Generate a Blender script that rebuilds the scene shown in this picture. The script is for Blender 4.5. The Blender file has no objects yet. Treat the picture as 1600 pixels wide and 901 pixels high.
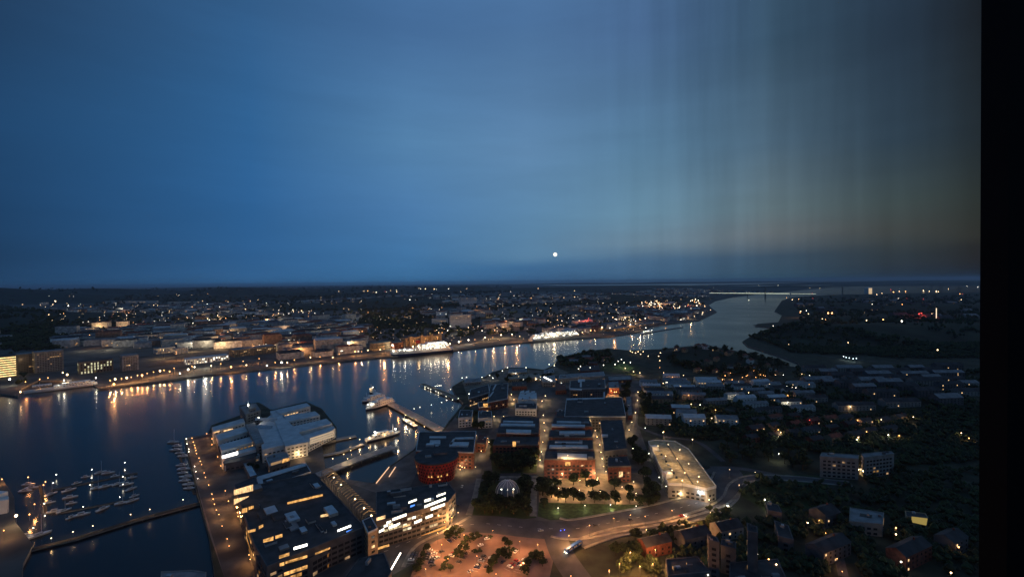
import bpy, math, random
from mathutils import Vector, Matrix
R = random.Random(7)
S = bpy.context.scene
COL = S.collection
PI = math.pi

# ------------------------------------------------------------------ camera
H, F = 200.0, 700.0                        # eye height in metres, focal length in photo pixels
pitch, roll = math.atan(0.01357), math.atan(-0.0098)
fwd = Vector((0, math.cos(pitch), -math.sin(pitch)))
r0 = Vector((1, 0, 0)); u0 = r0.cross(fwd)
right = r0 * math.cos(roll) + u0 * math.sin(roll)
up = right.cross(fwd)
cam = bpy.data.objects.new('camera', bpy.data.cameras.new('camera'))
COL.objects.link(cam); S.camera = cam
m3 = Matrix((right, up, -fwd)).transposed()
cam.matrix_world = Matrix.Translation((0, 0, H)) @ m3.to_4x4()
cam.data.sensor_width = 36; cam.data.lens = 36 * F / 1600
cam.data.clip_start = 0.1; cam.data.clip_end = 200000
S.view_settings.view_transform = 'Standard'; S.view_settings.look = 'None'
S.view_settings.exposure = 0; S.view_settings.gamma = 1
S.cycles.use_denoising = True
S.cycles.max_bounces = 4; S.cycles.diffuse_bounces = 1; S.cycles.glossy_bounces = 2
S.cycles.transparent_max_bounces = 4
S.cycles.sample_clamp_indirect = 3
S.cycles.use_light_tree = True

def ray(px, py):
    return fwd + right * ((px - 800) / F) - up * ((py - 450.5) / F)
def G(px, py, z=3.0):                      # where the sight line through a photo pixel meets height z
    d = ray(px, py)
    if d.z > -1e-4: d.z = -1e-4
    t = (z - H) / d.z
    return Vector((d.x * t, d.y * t, z))
def proj(p):
    v = Vector(p) - Vector((0, 0, H))
    f = v.dot(fwd)
    return (800 + F * v.dot(right) / f, 450.5 - F * v.dot(up) / f) if f > 1 else (-9999, -9999)

# ------------------------------------------------------------------ sky
def lin(c):
    return tuple(((x / 255) / 12.92 if x <= 10 else (((x / 255) + .055) / 1.055) ** 2.4) for x in c) + (1,)
W = bpy.data.worlds.new('World'); S.world = W; W.use_nodes = True
nt = W.node_tree; nt.nodes.clear(); N = nt.nodes.new; L = nt.links.new
def math_(op, a, b=None, c=None, clamp=False):
    n = N('ShaderNodeMath'); n.operation = op; n.use_clamp = clamp
    for i, v in enumerate((a, b, c)):
        if v is None: continue
        if isinstance(v, (int, float)): n.inputs[i].default_value = v
        else: L(v, n.inputs[i])
    return n.outputs[0]
tc = N('ShaderNodeTexCoord'); sep = N('ShaderNodeSeparateXYZ'); L(tc.outputs['Generated'], sep.inputs[0])
az = math_('ARCTAN2', sep.outputs[0], sep.outputs[1])            # radians, 0 straight ahead
azd = math_('MULTIPLY', az, 180 / PI)
hyp = math_('SQRT', math_('ADD', math_('POWER', sep.outputs[0], 2), math_('POWER', sep.outputs[1], 2)))
el = math_('ARCTAN2', sep.outputs[2], hyp)
# columns: azimuth, [(elevation in degrees, colour)]; right ones darkened for the window glass
SKY = [
 (-180, [(0, (56,84,116)), (30, (58,88,122)), (60, (60,92,128))]),
 (-100, [(0, (34,62,94)), (8, (36,66,98)), (25, (38,66,98)), (60, (34,66,104))]),
 (-49, [(0, (33,68,104)), (2, (30,62,96)), (7, (30,66,104)), (14, (33,72,112)), (24, (34,62,94)), (60, (44,78,118))]),
 (-30, [(0, (50,100,148)), (3, (46,96,146)), (9, (46,98,150)), (18, (49,100,150)), (28, (50,92,136)), (60, (60,104,150))]),
 (-13, [(0, (58,112,160)), (4, (66,118,166)), (9, (76,124,172)), (17, (84,130,172)), (29, (70,110,156)), (60, (72,114,162))]),
 (2, [(0, (58,100,142)), (2, (62,108,150)), (3.4, (88,130,164)), (7, (92,136,172)), (16, (94,134,172)), (30, (76,114,158)), (60, (78,118,166))]),
 (16, [(0, (62,100,134)), (2.4, (70,106,138)), (4.6, (104,132,152)), (8, (104,142,166)), (16, (86,124,154)), (28, (74,106,146)), (60, (74,112,156))]),
 (30, [(0, (50,82,102)), (2.6, (56,80,100)), (5.0, (98,108,114)), (8, (94,114,122)), (15, (74,100,120)), (25, (56,82,104)), (60, (56,86,118))]),
 (40, [(0, (34,50,62)), (2.4, (38,54,63)), (4.6, (60,67,68)), (7.5, (58,72,74)), (13, (44,62,76)), (22, (38,54,70)), (60, (42,64,88))]),
 (47, [(0, (22,32,36)), (2.8, (24,32,36)), (3.6, (37,42,41)), (7, (36,44,43)), (12, (30,40,46)), (22, (26,32,38)), (60, (34,52,72))]),
 (75, [(0, (44,58,70)), (10, (58,76,92)), (30, (54,76,98)), (60, (56,82,112))]),
 (110, [(0, (78,92,104)), (10, (90,110,130)), (30, (74,102,132)), (60, (66,96,130))]),
 (180, [(0, (56,84,116)), (30, (58,88,122)), (60, (60,92,128))]),
]
nz = N('ShaderNodeTexNoise'); mp = N('ShaderNodeMapping'); L(tc.outputs['Generated'], mp.inputs[0])
mp.inputs['Scale'].default_value = (2.2, 2.2, 16); mp.inputs['Rotation'].default_value = (0.05, 0.03, 0)
L(mp.outputs[0], nz.inputs['Vector']); nz.inputs['Scale'].default_value = 1.6; nz.inputs['Detail'].default_value = 5
warp = math_('MULTIPLY', math_('SUBTRACT', nz.outputs[0], .5), .026)
elw = math_('ADD', el, warp)
fac = math_('DIVIDE', elw, math.radians(60), clamp=True)
col = None
for i, (a, stops) in enumerate(SKY):
    rp = N('ShaderNodeValToRGB'); cr = rp.color_ramp
    while len(cr.elements) > 1: cr.elements.remove(cr.elements[-1])
    for k, (e, c) in enumerate(stops):
        el_ = cr.elements[0] if k == 0 else cr.elements.new(min(1, e / 60))
        el_.position = min(1, e / 60); el_.color = lin(c)
    L(fac, rp.inputs[0])
    if col is None: col = rp.outputs[0]; continue
    mr = N('ShaderNodeMapRange'); mr.interpolation_type = 'SMOOTHSTEP' if i in (1, 9, 10, 11) else 'LINEAR'
    mr.inputs[1].default_value = SKY[i-1][0]; mr.inputs[2].default_value = a; L(azd, mr.inputs[0])
    mx = N('ShaderNodeMixRGB'); L(mr.outputs[0], mx.inputs[0]); L(col, mx.inputs[1]); L(rp.outputs[0], mx.inputs[2])
    col = mx.outputs[0]
# thin streaks of cloud
n2 = N('ShaderNodeTexNoise'); mp2 = N('ShaderNodeMapping'); L(tc.outputs['Generated'], mp2.inputs[0])
mp2.inputs['Scale'].default_value = (1.2, 1.2, 9); mp2.inputs['Rotation'].default_value = (0.03, -0.06, .4)
L(mp2.outputs[0], n2.inputs['Vector']); n2.inputs['Scale'].default_value = 1.7; n2.inputs['Detail'].default_value = 6; n2.inputs['Roughness'].default_value = .6
st = N('ShaderNodeMapRange'); L(n2.outputs[0], st.inputs[0]); st.inputs[1].default_value = .38; st.inputs[2].default_value = .66; st.inputs[3].default_value = .95; st.inputs[4].default_value = 1.035
ml = N('ShaderNodeMixRGB'); ml.blend_type = 'MULTIPLY'; ml.inputs[0].default_value = 1; L(col, ml.inputs[1]); L(st.outputs[0], ml.inputs[2])
cb = N('ShaderNodeCombineXYZ'); L(azd, cb.inputs[0]); L(math_('MULTIPLY', el, 3.5), cb.inputs[1])  # vertical bands at right: window glass reflections painted into the sky colour
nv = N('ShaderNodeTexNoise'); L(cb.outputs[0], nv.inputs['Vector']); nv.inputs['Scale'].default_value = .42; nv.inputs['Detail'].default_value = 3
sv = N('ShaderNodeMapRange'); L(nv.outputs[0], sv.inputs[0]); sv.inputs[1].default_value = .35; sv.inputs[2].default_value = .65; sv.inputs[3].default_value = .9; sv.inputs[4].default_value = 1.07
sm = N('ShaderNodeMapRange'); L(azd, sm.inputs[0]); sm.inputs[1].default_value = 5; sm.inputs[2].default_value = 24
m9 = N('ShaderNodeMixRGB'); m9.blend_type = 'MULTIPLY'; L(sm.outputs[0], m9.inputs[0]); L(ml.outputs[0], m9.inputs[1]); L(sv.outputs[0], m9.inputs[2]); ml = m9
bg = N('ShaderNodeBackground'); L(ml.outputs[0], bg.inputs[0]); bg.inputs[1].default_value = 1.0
sk = N('ShaderNodeTexSky'); sk.sky_type = 'NISHITA'; sk.sun_disc = False; sk.sun_elevation = math.radians(-4); sk.sun_rotation = math.radians(75)
bg2 = N('ShaderNodeBackground'); L(sk.outputs[0], bg2.inputs[0]); bg2.inputs[1].default_value = .05
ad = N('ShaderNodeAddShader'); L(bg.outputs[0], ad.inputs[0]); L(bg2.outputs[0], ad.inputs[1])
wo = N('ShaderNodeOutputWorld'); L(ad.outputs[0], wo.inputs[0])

sun = bpy.data.objects.new('afterglow_sun', bpy.data.lights.new('afterglow_sun', 'SUN')); COL.objects.link(sun)
sun.data.energy = 0.06; sun.data.angle = math.radians(30); sun.data.color = (.8, .85, 1)
sun.rotation_euler = (math.radians(60), 0, math.radians(75 + 40))

# ------------------------------------------------------------------ materials
MATS = {}
def mat(name, c, rough=.8, var=.35, scale=.15, metal=0, bump=0, c2=None, spec=.3):
    if name in MATS: return MATS[name]
    m = bpy.data.materials.new(name); m.use_nodes = True; t = m.node_tree; b = t.nodes['Principled BSDF']
    b.inputs['Roughness'].default_value = rough; b.inputs['Metallic'].default_value = metal
    b.inputs['Specular IOR Level'].default_value = spec
    g = t.nodes.new('ShaderNodeNewGeometry'); n = t.nodes.new('ShaderNodeTexNoise')
    t.links.new(g.outputs['Position'], n.inputs['Vector']); n.inputs['Scale'].default_value = scale; n.inputs['Detail'].default_value = 5
    rp = t.nodes.new('ShaderNodeValToRGB'); t.links.new(n.outputs[0], rp.inputs[0])
    lo = tuple(x * (1 - var) for x in c); hi = c2 or tuple(min(1, x * (1 + var)) for x in c)
    rp.color_ramp.elements[0].position = .35; rp.color_ramp.elements[0].color = lo + (1,)
    rp.color_ramp.elements[1].position = .65; rp.color_ramp.elements[1].color = hi + (1,)
    t.links.new(rp.outputs[0], b.inputs['Base Color'])
    if bump:
        bp = t.nodes.new('ShaderNodeBump'); bp.inputs['Strength'].default_value = bump
        t.links.new(n.outputs[0], bp.inputs['Height']); t.links.new(bp.outputs[0], b.inputs['Normal'])
    MATS[name] = m; return m
def glow(name, c, s, sample=False, var=0):
    if name in MATS: return MATS[name]
    m = bpy.data.materials.new(name); m.use_nodes = True; t = m.node_tree; t.nodes.clear()
    o = t.nodes.new('ShaderNodeOutputMaterial'); e = t.nodes.new('ShaderNodeEmission')
    e.inputs[0].default_value = c + (1,); e.inputs[1].default_value = s
    if var:                                # lamps and blinds behind the panes differ from room to room
        g = t.nodes.new('ShaderNodeNewGeometry'); n = t.nodes.new('ShaderNodeTexNoise'); n.inputs['Scale'].default_value = .35; n.inputs['Detail'].default_value = 3
        t.links.new(g.outputs['Position'], n.inputs['Vector'])
        r_ = t.nodes.new('ShaderNodeMapRange'); r_.inputs[1].default_value = .35; r_.inputs[2].default_value = .7
        r_.inputs[3].default_value = s * (1 - var); r_.inputs[4].default_value = s * (1 + var)
        t.links.new(n.outputs[0], r_.inputs[0]); t.links.new(r_.outputs[0], e.inputs[1])
    t.links.new(e.outputs[0], o.inputs[0])
    m.cycles.emission_sampling = 'FRONT' if sample else 'NONE'; m['base'] = s
    MATS[name] = m; return m

ASPH = mat('asphalt', (.075, .075, .08), .85, .3, .08)
PAVE = mat('paving', (.16, .14, .125), .85, .25, .1)
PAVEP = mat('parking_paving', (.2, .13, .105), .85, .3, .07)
GRASS = mat('lawn', (.03, .05, .016), .95, .4, .12)
EARTH = mat('town_ground', (.085, .085, .08), .95, .45, .02)
WOODG = mat('wooded_ground', (.022, .03, .018), .95, .5, .01)
QUAY = mat('quay_stone', (.2, .19, .17), .85, .3, .2)
CONC = mat('concrete', (.3, .3, .29), .8, .2, .2)
BRICK = mat('red_brick', (.15, .055, .04), .9, .3, .5)
BRICKY = mat('yellow_brick', (.32, .24, .15), .9, .25, .4)
REN = mat('grey_render', (.24, .235, .22), .85, .2, .2)
RENW = mat('white_render', (.62, .62, .6), .8, .12, .2)
REND = mat('dark_render', (.1, .1, .105), .8, .25, .2)
RDARK = mat('dark_roof_felt', (.045, .047, .052), .85, .35, .12)
RGREY = mat('grey_roof', (.2, .21, .22), .7, .25, .15)
RLITE = mat('pale_roof', (.5, .52, .54), .6, .15, .12)
RRED = mat('tile_roof', (.17, .06, .04), .85, .3, .3)
RGREEN = mat('copper_roof', (.1, .2, .17), .7, .25, .2)
ZINC = mat('zinc', (.4, .43, .46), .4, .15, .2, metal=.4)
BOATW = mat('boat_gelcoat', (.42, .43, .44), .4, .1, .3)
WHITE = mat('white_paint', (.78, .78, .76), .4, .06, .3)
NAVY = mat('navy_paint', (.015, .025, .08), .4, .1, .2)
REDP = mat('red_paint', (.26, .018, .018), .6, .3, .4)
BLUEP = mat('blue_paint', (.01, .05, .25), .35, .1, .3)
METAL = mat('dark_metal', (.06, .06, .065), .5, .15, .3)
GLASSD = mat('dark_glass', (.02, .025, .03), .12, .1, .3, spec=.6)
GREENH = mat('dome_glass', (.18, .2, .22), .2, .2, .2, spec=.6)
BARK = mat('bark', (.06, .045, .03), .95, .3, 1)
LEAF = [mat('leaf_a', (.03, .045, .018), .9, .5, .25), mat('leaf_b', (.04, .055, .02), .9, .5, .25), mat('leaf_c', (.022, .035, .018), .9, .5, .25)]
RUBBER = mat('tyre_rubber', (.02, .02, .02), .9)
WARM, SOD, WHT, COOL = (1, .62, .28), (1, .42, .13), (1, .87, .62), (.75, .9, 1)
GW = glow('warm_window', WARM, 1.3, var=.6); GA = glow('amber_window', (1, .5, .15), 1.0, var=.6)
GWH = glow('white_window', (1, .93, .75), 3.0, var=.3); GB = glow('blue_window', (.1, .3, 1), 1.6)
GLOWS = {}
def vary(m):                                 # rooms are lit more or less strongly
    if m.name not in GLOWS:
        e = m.node_tree.nodes['Emission']; c = tuple(e.inputs[0].default_value)[:3]; v = m.get('base', 1.0)
        GLOWS[m.name] = [m, glow(m.name + '_soft', (c[0], c[1] * .9, c[2] * .75), v * .45, var=.5), glow(m.name + '_low', (c[0], c[1] * .85, c[2] * .6), v * .2, var=.6)]
    return R.choice(GLOWS[m.name])
GDIM = glow('dim_window', (1, .6, .3), .35, var=.7)
LH = {'w': glow('lamp_warm', (1, .66, .34), 9), 's': glow('lamp_sodium', (1, .45, .14), 8), 'h': glow('lamp_white', (1, .9, .7), 10),
      'c': glow('lamp_cool', (.75, .92, 1), 8), 'r': glow('lamp_red', (1, .1, .08), 2.5), 'b': glow('lamp_blue', (.05, .12, 1), 7), 'g': glow('lamp_green', (.1, 1, .3), 3)}
LCOL = {'w': WARM, 's': SOD, 'h': WHT, 'c': COOL, 'r': (1, .08, .05), 'b': (.1, .2, 1), 'g': (.2, 1, .3)}

# ------------------------------------------------------------------ mesh helpers
class MB:
    def __init__(s): s.v = []; s.f = []; s.mi = []; s.m = []
    def mid(s, m):
        if m not in s.m: s.m.append(m)
        return s.m.index(m)
    def face(s, pts, m):
        b = len(s.v); s.v += [tuple(p) for p in pts]; s.f.append(tuple(range(b, b + len(pts)))); s.mi.append(s.mid(m))
    def prism(s, poly, z0, z1, mw, mt=None, bottom=False):
        poly = ccw(poly); n = len(poly)
        s.face([(p[0], p[1], z1) for p in poly], mt or mw)
        for i in range(n):
            a, b = poly[i], poly[(i + 1) % n]
            s.face([(a[0], a[1], z0), (b[0], b[1], z0), (b[0], b[1], z1), (a[0], a[1], z1)], mw)
        if bottom: s.face([(p[0], p[1], z0) for p in reversed(poly)], mw)
    def box(s, c, sx, sy, z0, z1, m, rot=0, mt=None, bottom=False):
        cs, sn = math.cos(rot), math.sin(rot)
        s.prism([(c[0] + x * cs - y * sn, c[1] + x * sn + y * cs) for x, y in ((-sx/2, -sy/2), (sx/2, -sy/2), (sx/2, sy/2), (-sx/2, sy/2))], z0, z1, m, mt, bottom)
    def gable(s, c, sx, sy, z0, z1, zr, mw, mr, rot=0, eave=.4):
        cs, sn = math.cos(rot), math.sin(rot)
        def P(x, y, z): return (c[0] + x * cs - y * sn, c[1] + x * sn + y * cs, z)
        x, y = sx / 2, sy / 2
        for q in (((-x,-y),(x,-y)), ((x,-y),(x,y)), ((x,y),(-x,y)), ((-x,y),(-x,-y))):
            (a, b), (d, e) = q; s.face([P(a, b, z0), P(d, e, z0), P(d, e, z1), P(a, b, z1)], mw)
        for sg in (-1, 1): s.face([P(sg*x, -sg*y, z1), P(sg*x, sg*y, z1), P(sg*x, 0, zr)], mw)
        X, Y, k = x + eave, y + eave, (zr - z1) / y * eave
        s.face([P(-X, -Y, z1 - k), P(X, -Y, z1 - k), P(X, 0, zr + .06), P(-X, 0, zr + .06)], mr)
        s.face([P(X, Y, z1 - k), P(-X, Y, z1 - k), P(-X, 0, zr + .06), P(X, 0, zr + .06)], mr)
    def tube(s, a, b, r, m, n=6, r2=None):
        a, b = Vector(a), Vector(b); d = (b - a).normalized(); u = d.orthogonal().normalized(); w = d.cross(u); r2 = r if r2 is None else r2
        ra = [a + (u * math.cos(2*PI*i/n) + w * math.sin(2*PI*i/n)) * r for i in range(n)]
        rb = [b + (u * math.cos(2*PI*i/n) + w * math.sin(2*PI*i/n)) * r2 for i in range(n)]
        for i in range(n): s.face([ra[i], ra[(i+1) % n], rb[(i+1) % n], rb[i]], m)
        s.face(rb, m)
    def octa(s, c, r, m, rz=None):
        c = Vector(c); rz = rz or r
        p = [c + Vector(v) for v in ((r,0,0),(0,r,0),(-r,0,0),(0,-r,0),(0,0,rz),(0,0,-rz))]
        for i in range(4):
            s.face([p[i], p[(i+1) % 4], p[4]], m); s.face([p[(i+1) % 4], p[i], p[5]], m)
    def loft(s, secs, m, cap=True, m2=None, split=0):
        n = len(secs[0])
        for k in range(len(secs) - 1):
            for i in range(n - 1):
                s.face([secs[k][i], secs[k][i+1], secs[k+1][i+1], secs[k+1][i]], m2 if (m2 and i in (split if isinstance(split, tuple) else (split,))) else m)
    def build(s, name, parent=None, loc=None, smooth=False):
        me = bpy.data.meshes.new(name)
        o3 = Vector(loc) if loc else Vector((0, 0, 0))
        me.from_pydata([(p[0]-o3.x, p[1]-o3.y, p[2]-o3.z) for p in s.v], [], s.f)
        for m in s.m: me.materials.append(m)
        me.polygons.foreach_set('material_index', s.mi)
        if smooth: me.polygons.foreach_set('use_smooth', [True] * len(s.f))
        me.update()
        o = bpy.data.objects.new(name, me); COL.objects.link(o); o.location = o3
        if parent is not None:
            o.parent = parent; o.location = o3 - Vector(parent.location) if loc else -Vector(parent.location)
            if parent.parent is not None: o.location -= Vector(parent.parent.location)
            if parent.rotation_euler.z: raise Exception('parent rotated')
        return o
def ccw(poly):
    a = sum(poly[i][0] * poly[(i+1) % len(poly)][1] - poly[(i+1) % len(poly)][0] * poly[i][1] for i in range(len(poly)))
    return list(poly) if a > 0 else list(reversed(poly))
def link(name, me, parent=None, loc=(0, 0, 0), rz=0, sc=None):
    o = bpy.data.objects.new(name, me); COL.objects.link(o); o.parent = parent; o.location = loc; o.rotation_euler.z = rz
    if sc: o.scale = sc
    return o
def mesh(name, mb):
    o = mb.build(name); me = o.data; bpy.data.objects.remove(o); return me
def thing(name, label, cat, loc=(0, 0, 0), group=None):
    o = bpy.data.objects.new(name, None); COL.objects.link(o); o.location = loc; o.empty_display_size = 1
    return tag(o, label, cat, group)
def tag(o, label=None, cat=None, group=None, kind=None):
    if label: o['label'] = label
    if cat: o['category'] = cat
    if group: o['group'] = group
    if kind: o['kind'] = kind
    return o
def inside(p, poly):
    x, y = p[0], p[1]; c = False; j = len(poly) - 1
    for i in range(len(poly)):
        xi, yi, xj, yj = poly[i][0], poly[i][1], poly[j][0], poly[j][1]
        if (yi > y) != (yj > y) and x < (xj - xi) * (y - yi) / (yj - yi) + xi: c = not c
        j = i
    return c
def grow(poly, d):                          # move every edge of a ccw polygon outwards by d
    poly = ccw(poly); n = len(poly); out = []
    for i in range(n):
        a, b, c = Vector(poly[i-1][:2]), Vector(poly[i][:2]), Vector(poly[(i+1) % n][:2])
        e1, e2 = (b - a).normalized(), (c - b).normalized()
        n1, n2 = Vector((e1.y, -e1.x)), Vector((e2.y, -e2.x))
        k = n1 + n2; den = max(.3, 1 + n1.dot(n2)); out.append(b + k * (d / den))
    return out

# ------------------------------------------------------------------ water, land, hills
wm = bpy.data.materials.new('river_water'); wm.use_nodes = True; t = wm.node_tree; b = t.nodes['Principled BSDF']
b.inputs['Base Color'].default_value = (.012, .015, .018, 1); b.inputs['Roughness'].default_value = .17; b.inputs['IOR'].default_value = 1.33
g = t.nodes.new('ShaderNodeNewGeometry'); n1 = t.nodes.new('ShaderNodeTexNoise'); n1.inputs['Scale'].default_value = .22; n1.inputs['Detail'].default_value = 4
mpw = t.nodes.new('ShaderNodeMapping'); mpw.inputs['Scale'].default_value = (1, 2.2, 1); mpw.inputs['Rotation'].default_value = (0, 0, .5)
t.links.new(g.outputs['Position'], mpw.inputs[0]); t.links.new(mpw.outputs[0], n1.inputs['Vector'])
bp = t.nodes.new('ShaderNodeBump'); bp.inputs['Strength'].default_value = .35; bp.inputs['Distance'].default_value = .25
t.links.new(n1.outputs[0], bp.inputs['Height']); t.links.new(bp.outputs[0], b.inputs['Normal'])
n3 = t.nodes.new('ShaderNodeTexNoise'); n3.inputs['Scale'].default_value = .004; n3.inputs['Detail'].default_value = 3
t.links.new(g.outputs['Position'], n3.inputs['Vector'])
rr = t.nodes.new('ShaderNodeMapRange'); rr.inputs[1].default_value = .3; rr.inputs[2].default_value = .7; rr.inputs[3].default_value = .17; rr.inputs[4].default_value = .27
t.links.new(n3.outputs[0], rr.inputs[0]); t.links.new(rr.outputs[0], b.inputs['Roughness'])
mb = MB(); mb.face([(-90000, -3000, 0), (90000, -3000, 0), (90000, 90000, 0), (-90000, 90000, 0)], wm)
tag(mb.build('water'), kind='structure')

def PX(l, z=3.0): return [G(x, y, z) for x, y in l]
SOUTH = PX([(-120,600),(-20,612),(28,618),(34,606),(60,594),(140,596),(154,607),(210,600),(325,585),(400,577),(500,567),(610,556.5),(720,546),(800,536),(900,529),(955,525),(1000,518),(1020,509),(1060,504),(1092,500.5),(1120,487),(1112,481),(1107,476),(1117,470),(1145,464),(1180,460),(1225,456),(1262,452),(1290,450),(1250,447),(1100,446),(1000,445.6),(880,446)]) \
    + [Vector((-2000, 60000, 3)), Vector((-60000, 60000, 3)), Vector((-60000, 500, 3))]
NORTH_SHORE = [(345,960),(325,830),(300,740),(288,684),(325,677),(330,664),(376,648),(374,633),(404,628),(424,640),(478,627),(503,638),(526,667),(525,686),(500,692),(500,700),(512,742),(560,752),(584,754),(608,728),(646,702),(664,680),(690,674),(701,658),(724,630),(714,619),(706,604),(722,594),(756,589),(769,581),(794,574),(822,574),(850,577),(865,570),(872,561),(888,555),(925,547),(953,544),(981,547),(1032,545),(1081,540),(1119,542),(1156,549),(1175,556),(1194,561),(1222,566),(1236,572),(1252,573),(1246,566),(1220,556),(1190,547),(1168,540),(1160,533),(1172,526),(1195,520),(1208,512),(1180,509),(1184,505.5),(1216,503),(1222,492),(1210,486),(1215,479),(1222,469),(1240,464),(1290,461),(1340,459.5),(1400,458),(1530,456.5),(1700,455.5)]
NORTH = PX(NORTH_SHORE) + [Vector((60000, 9000, 3)), Vector((60000, -2500, 3)), Vector((-150, -2500, 3))]
WEST = PX([(-60,690),(0,742),(22,775),(24,815),(52,850),(36,880),(30,960)]) + [Vector((-420, 0, 3)), Vector((-900, 0, 3)), Vector((-900, 500, 3))]
NEARG = mat('garden_ground', (.034, .04, .026), .95, .5, .06)
for nm, poly, gm in (('south_bank_ground', SOUTH, EARTH), ('north_bank_ground', NORTH, NEARG), ('marina_ground', WEST, EARTH)):
    mb = MB(); mb.prism([(p.x, p.y) for p in poly], -2, 3, QUAY, gm); tag(mb.build(nm), kind='structure')

HILLS = []; ISLES = []
def hill(px, py, wx, wy, h):                # centre by photo pixel of its foot, half-widths in metres
    p = G(px, py, 3); HILLS.append((p.x, p.y, wx, wy, h))
hill(30, 500, 420, 500, 55); hill(-120, 520, 500, 500, 70); hill(90, 470, 900, 900, 70); hill(300, 468, 1500, 700, 60)
hill(60, 457, 2600, 2200, 105); hill(330, 453, 3000, 2500, 120); hill(600, 450.5, 2600, 2600, 95); hill(720, 452, 1500, 1500, 60)
hill(560, 478, 700, 500, 40); hill(690, 500, 300, 220, 40); hill(640, 470, 900, 700, 55); hill(830, 470, 900, 800, 45); hill(960, 466, 800, 800, 45)
hill(500, 462, 900, 700, 62); hill(900, 452, 2400, 1600, 75); hill(1060, 455, 1200, 900, 50); hill(1000, 448.5, 2400, 1500, 70)
hill(1085, 556, 110, 80, 26); hill(1150, 568, 120, 90, 26); hill(930, 556, 60, 45, 12); hill(1290, 528, 330, 200, 38); hill(1200, 524, 110, 100, 18)
hill(1400, 480, 700, 500, 38); hill(1320, 500, 500, 250, 22); hill(1500, 520, 500, 300, 40); hill(1430, 620, 260, 130, 18)
for px, py, wx, wy, h in ((1230,449.0,900,500,60),(1300,444,3500,900,90),(1180,441.5,5000,900,110),(1420,442,5200,1000,110),(1560,444,3000,1200,90),(900,443.8,6000,1500,110),(1040,443,4000,1500,120),(1330,446.5,1200,400,40)):
    p = G(px, py, 3); ISLES.append((p.x, p.y, wx, wy, h))
for k in range(26):                         # far ridge line, a little uneven
    a = math.radians(-62 + k * 2.3); d = 11000 + R.uniform(-1500, 2500); HILLS.append((d * math.sin(a), d * math.cos(a), 900, 1200, R.uniform(25, 55) + max(0, (-8 - math.degrees(a))) * .8))
import numpy as np
def shore_fade(X, Y):                       # 0 on the water, rising to 1 a little way inland
    best = np.zeros_like(X)
    for poly in (SOUTH, NORTH):
        px_ = [p.x for p in poly]; py_ = [p.y for p in poly]; n = len(poly); ins = np.zeros(X.shape, bool); dist = np.full(X.shape, 1e9)
        for i in range(n):
            ax, ay, bx, by = px_[i-1], py_[i-1], px_[i], py_[i]
            if by != ay: ins ^= ((by > Y) != (ay > Y)) & (X < (ax - bx) * (Y - by) / (ay - by) + bx)
            dx, dy = bx - ax, by - ay; t_ = np.clip(((X - ax) * dx + (Y - ay) * dy) / (dx*dx + dy*dy + 1e-9), 0, 1)
            dist = np.minimum(dist, np.hypot(X - ax - t_*dx, Y - ay - t_*dy))
        best = np.maximum(best, np.where(ins, np.clip((dist - 8) / 110, 0, 1), 0))
    return best
def hsum(X, Y, lst):
    h = np.zeros_like(X)
    for a, b_, wx, wy, hh in lst: h += hh * np.exp(-1.2 * np.minimum(((X - a) / wx) ** 2 + ((Y - b_) / wy) ** 2, 40))
    return h
def hfield(X, Y): return hsum(X, Y, HILLS) * shore_fade(X, Y) + hsum(X, Y, ISLES)
NA, NR = 420, 260
dd = 420 * (42000 / 420) ** (np.arange(NR) / (NR - 1)); aa = np.radians(-64 + 128 * np.arange(NA) / (NA - 1))
XX = dd[:, None] * np.sin(aa)[None, :]; YY = dd[:, None] * np.cos(aa)[None, :]
HH = hfield(XX, YY); HL = HH.tolist()
def hgt(x, y):
    d = math.hypot(x, y); a = math.degrees(math.atan2(x, y))
    u = (a + 64) / 128 * (NA - 1); v = math.log(max(d, 421) / 420) / math.log(100) * (NR - 1)
    if d < 421 or not (0 <= u < NA - 1) or v >= NR - 1: return 0.0
    i, j = int(u), int(v); u -= i; v -= j
    return (HL[j][i] * (1-u) + HL[j][i+1] * u) * (1-v) + (HL[j+1][i] * (1-u) + HL[j+1][i+1] * u) * v
def ground_z(x, y): return max(3.0, hgt(x, y) - 2)
ZZ = np.where(HH > 2, HH - 2, HH - 6)
vs = list(zip(XX.ravel().tolist(), YY.ravel().tolist(), ZZ.ravel().tolist()))
me = bpy.data.meshes.new('hills')
me.from_pydata(vs, [], [(j*NA+i, j*NA+i+1, (j+1)*NA+i+1, (j+1)*NA+i) for j in range(NR-1) for i in range(NA-1)
                        if max(vs[j*NA+i][2], vs[j*NA+i+1][2], vs[(j+1)*NA+i+1][2], vs[(j+1)*NA+i][2]) > -1.5])
me.materials.append(WOODG); me.polygons.foreach_set('use_smooth', [True] * len(me.polygons))
o = bpy.data.objects.new('hills', me); COL.objects.link(o); tag(o, kind='structure')

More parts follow.
